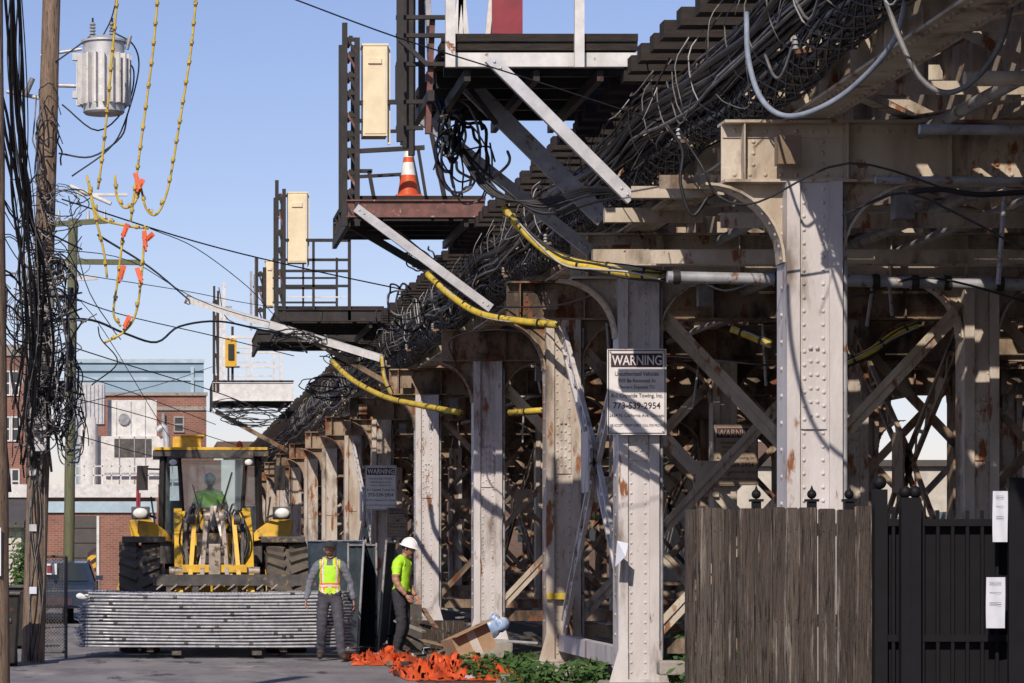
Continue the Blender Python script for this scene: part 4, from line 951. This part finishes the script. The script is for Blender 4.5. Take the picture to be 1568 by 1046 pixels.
        vs=[];n=12
        for j in range(n+1):
            t=math.pi+math.pi*j/n;vs+=[Wh((.088*math.cos(t),.105*math.sin(t),.045)),Wh((.085*math.cos(t),-.06+.135*math.sin(t),.032))]
        b.add(vs,[(2*j,2*j+2,2*j+3,2*j+1) for j in range(n)],m,True)
    b.build('helmet' if kind=='tee' else 'cap',E)
    for s,el,wr in((-1,'el','wl'),(1,'er','wr')):
        a=Vector(J[el]);w=Vector(J[wr]);d=(w-a).normalized();side=Vector((s,0,0));side=(side-d*side.dot(d)).normalized();fw=d.cross(side)*(1 if s<0 else -1)
        if fw.y>0:fw=-fw
        V=[w-d*.01,w+d*.035,w+d*.075];v2,f2,_=skinmesh([tuple(x) for x in V],[(0,1),(1,2)],[(.026,.026),(.034,.034),(.034,.034)],2)
        cen=w+d*.04;v2=[p-side*((p-cen).dot(side))*.45 for p in v2]
        b=MB();b.add([W(p) for p in v2],f2,'skin',True)
        for q,(o,L) in enumerate(((.028,.068),(.010,.078),(-.009,.073),(-.026,.058))):
            r0=w+d*.075+fw*o;p1=r0+d*L*.45-side*.006;p2=p1+d*L*.33-side*.016;p3=p2+d*L*.22-side*.018
            b.tube([W(r0-d*.02),W(r0),W(p1),W(p2),W(p3)],.0095*scale,'skin',7,3,.0065*scale)
        t0=w+d*.025+fw*.022;b.tube([W(t0),W(t0+fw*.022+d*.02),W(t0+fw*.034+d*.045-side*.005),W(t0+fw*.034+d*.065-side*.012)],.011*scale,'skin',7,3,.008*scale)
        b.build('hand',E)
J1=dict(pel=(0,0,.97),wai=(0,0,1.10),che=(0,.01,1.29),nb=(0,.01,1.44),nk=(0,-.005,1.52),hb=(0,-.02,1.57),
 hl=(-.095,0,.90),kl=(-.12,-.04,.50),al=(-.13,.14,.13),tl=(-.15,-.01,.05),hr=(.095,0,.90),kr=(.14,-.16,.51),ar=(.17,-.24,.11),tr=(.23,-.39,.06),
 sl=(-.185,.01,1.41),el=(-.30,.04,1.14),wl=(-.34,-.10,.90),sr=(.185,.01,1.41),er=(.30,.06,1.14),wr=(.345,.02,.89))
person((PX(505,42.0),42.0,0),math.radians(-4),J1,'vest',math.radians(-6),0,1.0)
J2=dict(pel=(0,0,.97),wai=(0,-.01,1.10),che=(0,-.02,1.29),nb=(0,-.03,1.44),nk=(0,-.06,1.51),hb=(0,-.09,1.56),
 hl=(-.09,0,.90),kl=(-.10,-.06,.50),al=(-.11,.05,.10),tl=(-.12,-.11,.05),hr=(.09,0,.90),kr=(.11,-.02,.50),ar=(.12,.10,.10),tr=(.13,-.06,.05),
 sl=(-.18,-.01,1.40),el=(-.25,-.02,1.13),wl=(-.22,-.18,.93),sr=(.18,-.01,1.40),er=(.25,.0,1.13),wr=(.22,-.14,.91))
person((PX(614,43.2),43.2,0),math.radians(62),J2,'tee',0,math.radians(16),1.02)
J3=dict(pel=(0,0,.82),wai=(0,0,.95),che=(0,-.01,1.12),nb=(0,-.01,1.26),nk=(0,-.03,1.33),hb=(0,-.05,1.38),
 hl=(-.10,-.08,.80),kl=(-.14,-.42,.82),al=(-.15,-.46,.42),tl=(-.15,-.60,.36),hr=(.10,-.08,.80),kr=(.14,-.42,.82),ar=(.15,-.46,.42),tr=(.15,-.60,.36),
 sl=(-.18,-.01,1.23),el=(-.27,-.12,1.0),wl=(-.14,-.33,.98),sr=(.18,-.01,1.23),er=(.27,-.12,1.0),wr=(.14,-.33,.98))
person((LCX,LYC+.82,1.30),0,J3,'tee',0,0,1.0,'loader_operator')
# ---------------------------------------------------------------- debris
def crumple(x0,x1,y0,y1,h,seed,m,name,res=60):
    b=MB();vs=[];fs=[];nx=res;ny=res//2
    for i in range(nx+1):
        for j in range(ny+1):
            u=i/nx;w=j/ny;e=min(u,1-u,w,1-w)*5;e=min(1,e)
            p=Vector((u*7+seed,w*4,0));nz=abs(noise.noise(p))*.8+abs(noise.noise(p*2.7))*.5+abs(noise.noise(p*6))*.25
            ed=.25*noise.noise(Vector((u*5,w*5,seed+9)))
            vs.append((x0+(x1-x0)*u+ed,y0+(y1-y0)*w+ed*1.5,.012+h*nz*e))
    for i in range(nx):
        for j in range(ny):
            if noise.noise(Vector((i*.35,j*.5,seed)))>.30 or noise.noise(Vector((i*.9,j*1.1,seed+3)))>.42:continue
            fs.append((i*(ny+1)+j,(i+1)*(ny+1)+j,(i+1)*(ny+1)+j+1,i*(ny+1)+j+1))
    b.add(vs,fs,m,True);return b.build(name)
crumple(PX(545,41),PX(640,41),40.4,42.6,.30,1,'orange','safety_netting');crumple(PX(605,37.5),PX(775,37.5),35.8,38.6,.42,5,'orange','safety_netting',90);crumple(PX(640,41),PX(700,41),39.6,41,.2,8,'orange','safety_netting')
E=empty('cardboard_box',(PX(720,39),39,0));b=MB();c=P(718,986,38.8);RM=Matrix.Rotation(math.radians(-24),3,'Y')@Matrix.Rotation(.3,3,'Z')
def rb(x0,x1,y0,y1,z0,z1,m):
    n0=len(b.v);b.box(x0,x1,y0,y1,z0,z1,m)
    for i in range(n0,len(b.v)):b.v[i]=tuple(c+RM@Vector(b.v[i]))
rb(-.28,.28,-.2,-.19,-.18,.18,'card');rb(-.28,.28,.19,.2,-.18,.18,'card');rb(-.28,-.27,-.188,.188,-.18,.18,'card');rb(.27,.28,-.188,.188,-.18,.18,'card');rb(-.268,.268,-.188,.188,-.18,-.17,'card')
rb(-.28,.28,-.36,-.205,.18,.188,'card');rb(.285,.42,-.19,.19,.17,.178,'card');rb(-.06,.06,-.2035,-.201,-.18,.18,'siding');b.build('box',E)
b=MB();
for dx,dz,r in((0,0,.14),(.13,.05,.11),(.06,.11,.09)):
    n0=len(b.v);b.ball(P(752,962,39.9)+Vector((dx,0,dz)),r,'bag',14,10)
    for i in range(n0,len(b.v)):v=Vector(b.v[i]);b.v[i]=tuple(v+Vector((1,1,1))*.05*noise.noise(v*11))
b.build('plastic_bag')
b=MB();R.seed(31)
for k in range(46):
    x=R.uniform(4.0,6.5);y=R.uniform(42,58);l=R.uniform(.3,1.4);a=R.uniform(0,3.1);z=R.uniform(.03,.4)
    b.beam((x,y,z),(x+math.cos(a)*l,y+math.sin(a)*l,z+R.uniform(-.02,.35)),R.uniform(.04,.14),.03,R.choice(['wood','steelin','mach','pipe','conc','mach']))
for k in range(80):
    x=R.uniform(3.3,5.2);y=R.uniform(34,46);s=R.uniform(.03,.10);b.beam((x,y,s*.5),(x+s,y+s*.5,s*.6),s,s,R.choice(['conc','wood','paper','mach','steelin']))
b.box(3.95,4.35,46,46.5,0,.75,'mach');b.box(4.4,5.2,47.5,48,.0,.45,'wood1');b.box(3.9,4.5,50,50.5,0,.9,'green')
b.build('debris_pile')
b=MB();b.box(PX(862,33.2),PX(945,33.2),33.2,33.5,.0,.30,'conc');b.box(PX(1010,29.6),PX(1062,29.6),29.6,29.8,.35,.5,'conc');b.build('concrete_barrier',None,.02)
b=MB();b.box(PX(838,35.6),PX(868,35.6),35.66,35.68,PZ(918,35.6),PZ(908,35.6),'yellow');b.build('caution_tape')
b=MB();vs=[P(945,828,30),P(962,832,29.9),P(958,852,29.85),P(942,868,30)];b.add(vs,[(0,1,2,3)],'paper');b.build('torn_paper')
def weeds(cx,cy,rx,ry,h,n,name,m='leaf',s=.07,seed=1):
    rr=random.Random(seed);b=MB();cl_=[(cx+rr.gauss(0,rx*.5),cy+rr.gauss(0,ry*.5),rr.uniform(.5,1)) for _ in range(max(4,n//60))]
    for x,y,q in cl_:
        b.tube([(x,y,0),(x+rr.gauss(0,.06),y,h*q*.5),(x+rr.gauss(0,.1),y,h*q*.9)],.006,m,4,2)
    for k in range(n):
        x,y,q=rr.choice(cl_);x+=rr.gauss(0,.11);y+=rr.gauss(0,.11);z=rr.uniform(.02,h*q);a=Vector((rr.gauss(0,1),rr.gauss(0,1),rr.gauss(0,.6))).normalized();c=a.orthogonal().normalized()*s*.35;a*=s*rr.uniform(.6,1.3);p=Vector((x,y,z))
        b.add([p-a,p-c,p+a,p+c],[(0,1,2,3)],m)
    b.build(name)
weeds(5.75,31.3,.4,1.2,.75,1500,'weed_clump',seed=1);weeds(4.6,32.3,.4,.6,.45,900,'weed_clump',seed=2);weeds(4.5,36.3,.5,.8,.35,600,'weed_clump',seed=3);weeds(5.8,29.3,.35,.6,.8,1300,'weed_clump',seed=4)
weeds(-2.45,52,.2,3,.5,500,'weed_clump',seed=6);weeds(-2.6,58,.15,.5,2.3,900,'vine',seed=7)
weeds(7.4,36,1,2,.8,1200,'weed_clump',seed=8)
# ---------------------------------------------------------------- far side of the railway
def tree(x,y,h,r,seed):
    rr=random.Random(seed);E=empty('tree',(x,y,0));b=MB();b.tube([(x,y,0),(x+.1,y,h*.3),(x-.1,y+.1,h*.6)],.18,'pole',8,3,.08)
    for k in range(7):
        a=rr.uniform(0,6.28);b.tube([(x,y,h*.3+k*.2),(x+math.cos(a)*r*.4,y+math.sin(a)*r*.4,h*.55+k*.15),(x+math.cos(a)*r*.8,y+math.sin(a)*r*.8,h*.7+k*.1)],.06,'pole',5,2,.015)
    b.build('trunk',E);b=MB()
    for k in range(34):
        c=Vector((x+rr.gauss(0,r*.5),y+rr.gauss(0,r*.5),h*.62+rr.gauss(0,h*.17)));cr=rr.uniform(.35,.8)
        for q in range(110):
            d=Vector((rr.gauss(0,1),rr.gauss(0,1),rr.gauss(0,.8))).normalized()*cr*rr.uniform(.5,1);p=c+d;a=Vector((rr.gauss(0,1),rr.gauss(0,1),rr.gauss(0,1))).normalized();e=a.orthogonal().normalized()*.06;a*=.13
            b.add([p-a,p-e,p+a,p+e],[(0,1,2,3)],'leaf2')
    b.build('crown',E)
for k,(x,y,h) in enumerate(((19.5,112,7),(21,135,7))):tree(x,y,h,1.8,k+50)
E=empty('brick_warehouse',(26,90,0));b=MB();b.box(24,34,50,86,0,7,'brickd');b.box(23.9,34,49.9,86.1,7.002,7.2,'conc')
for k in range(6):
    y=54+k*5;b.box(23.97,23.995,y,y+2,2.2,4.6,'wglass');b.box(23.9,23.96,y-.1,y+2.1,2.0,2.15,'conc')
b.build('walls',E)
E=empty('white_garage',(21,92,0));b=MB();b.box(17.6,27,90,102,0,4.2,'siding');b.box(17.4,27.2,89.8,102.2,4.202,4.4,'roof');b.box(19,22,89.95,89.996,0,2.5,'white')
for k in range(5):b.box(19,22,89.93,89.949,.45*k+.2,.45*k+.23,'pipe')
win(b,23,24.2,90,1.4,2.8);b.build('walls',E)
b=MB()
for k in range(26):b.box(18.6,18.65,44+k*1.2,45.15+k*1.2,.1,2.4+.1*(k%2),'bluel')
for k in range(27):b.box(18.52,18.598,43.93+k*1.2,44.02+k*1.2,0,2.6,'white')
b.build('panel_fence')
E=empty('brick_warehouse',(12,175,0));b=MB();b.box(4,40,172,185,0,8,'brickd')
for k in range(10):b.box(6+k*3.2,7.6+k*3.2,171.97,171.995,2,4.5,'wglass')
b.build('walls',E)
# ---------------------------------------------------------------- light, sky, camera
S=Vector((-.46,-1.32,1)).normalized();el=math.asin(S.z);rot=math.atan2(S.x,S.y)
sd=bpy.data.lights.new('sun','SUN');sd.energy=4.4;sd.angle=math.radians(.5);sd.color=(1,.89,.76);so=bpy.data.objects.new('sun',sd);scene.collection.objects.link(so);so.rotation_euler=S.to_track_quat('Z','Y').to_euler();so.location=(0,0,50)
w=bpy.data.worlds.new('World');scene.world=w;w.use_nodes=True;N=w.node_tree.nodes;L=w.node_tree.links
sk=N.new('ShaderNodeTexSky');sk.sky_type='NISHITA';sk.sun_disc=False;sk.sun_elevation=el;sk.sun_rotation=rot%(2*math.pi);sk.air_density=1.0;sk.dust_density=.3;sk.ozone_density=2.6
tn=N.new('ShaderNodeMix');tn.data_type='RGBA';tn.blend_type='MULTIPLY';tn.inputs[0].default_value=1;tn.inputs[7].default_value=(1.05,.93,1.10,1)
L.new(sk.outputs[0],tn.inputs[6]);L.new(tn.outputs[2],N['Background'].inputs[0]);N['Background'].inputs[1].default_value=.10
cd=bpy.data.cameras.new('cam');co=bpy.data.objects.new('camera',cd);scene.collection.objects.link(co);co.location=(0,0,H);co.rotation_euler=(math.pi/2,0,0)
cd.sensor_width=36;cd.lens=36*F/1568;cd.shift_x=(784-VX)/1568;cd.shift_y=(HY-523)/1568;cd.clip_end=5000;cd.clip_start=.1
scene.camera=co
scene.view_settings.view_transform='Standard';scene.view_settings.look='None';scene.view_settings.exposure=0
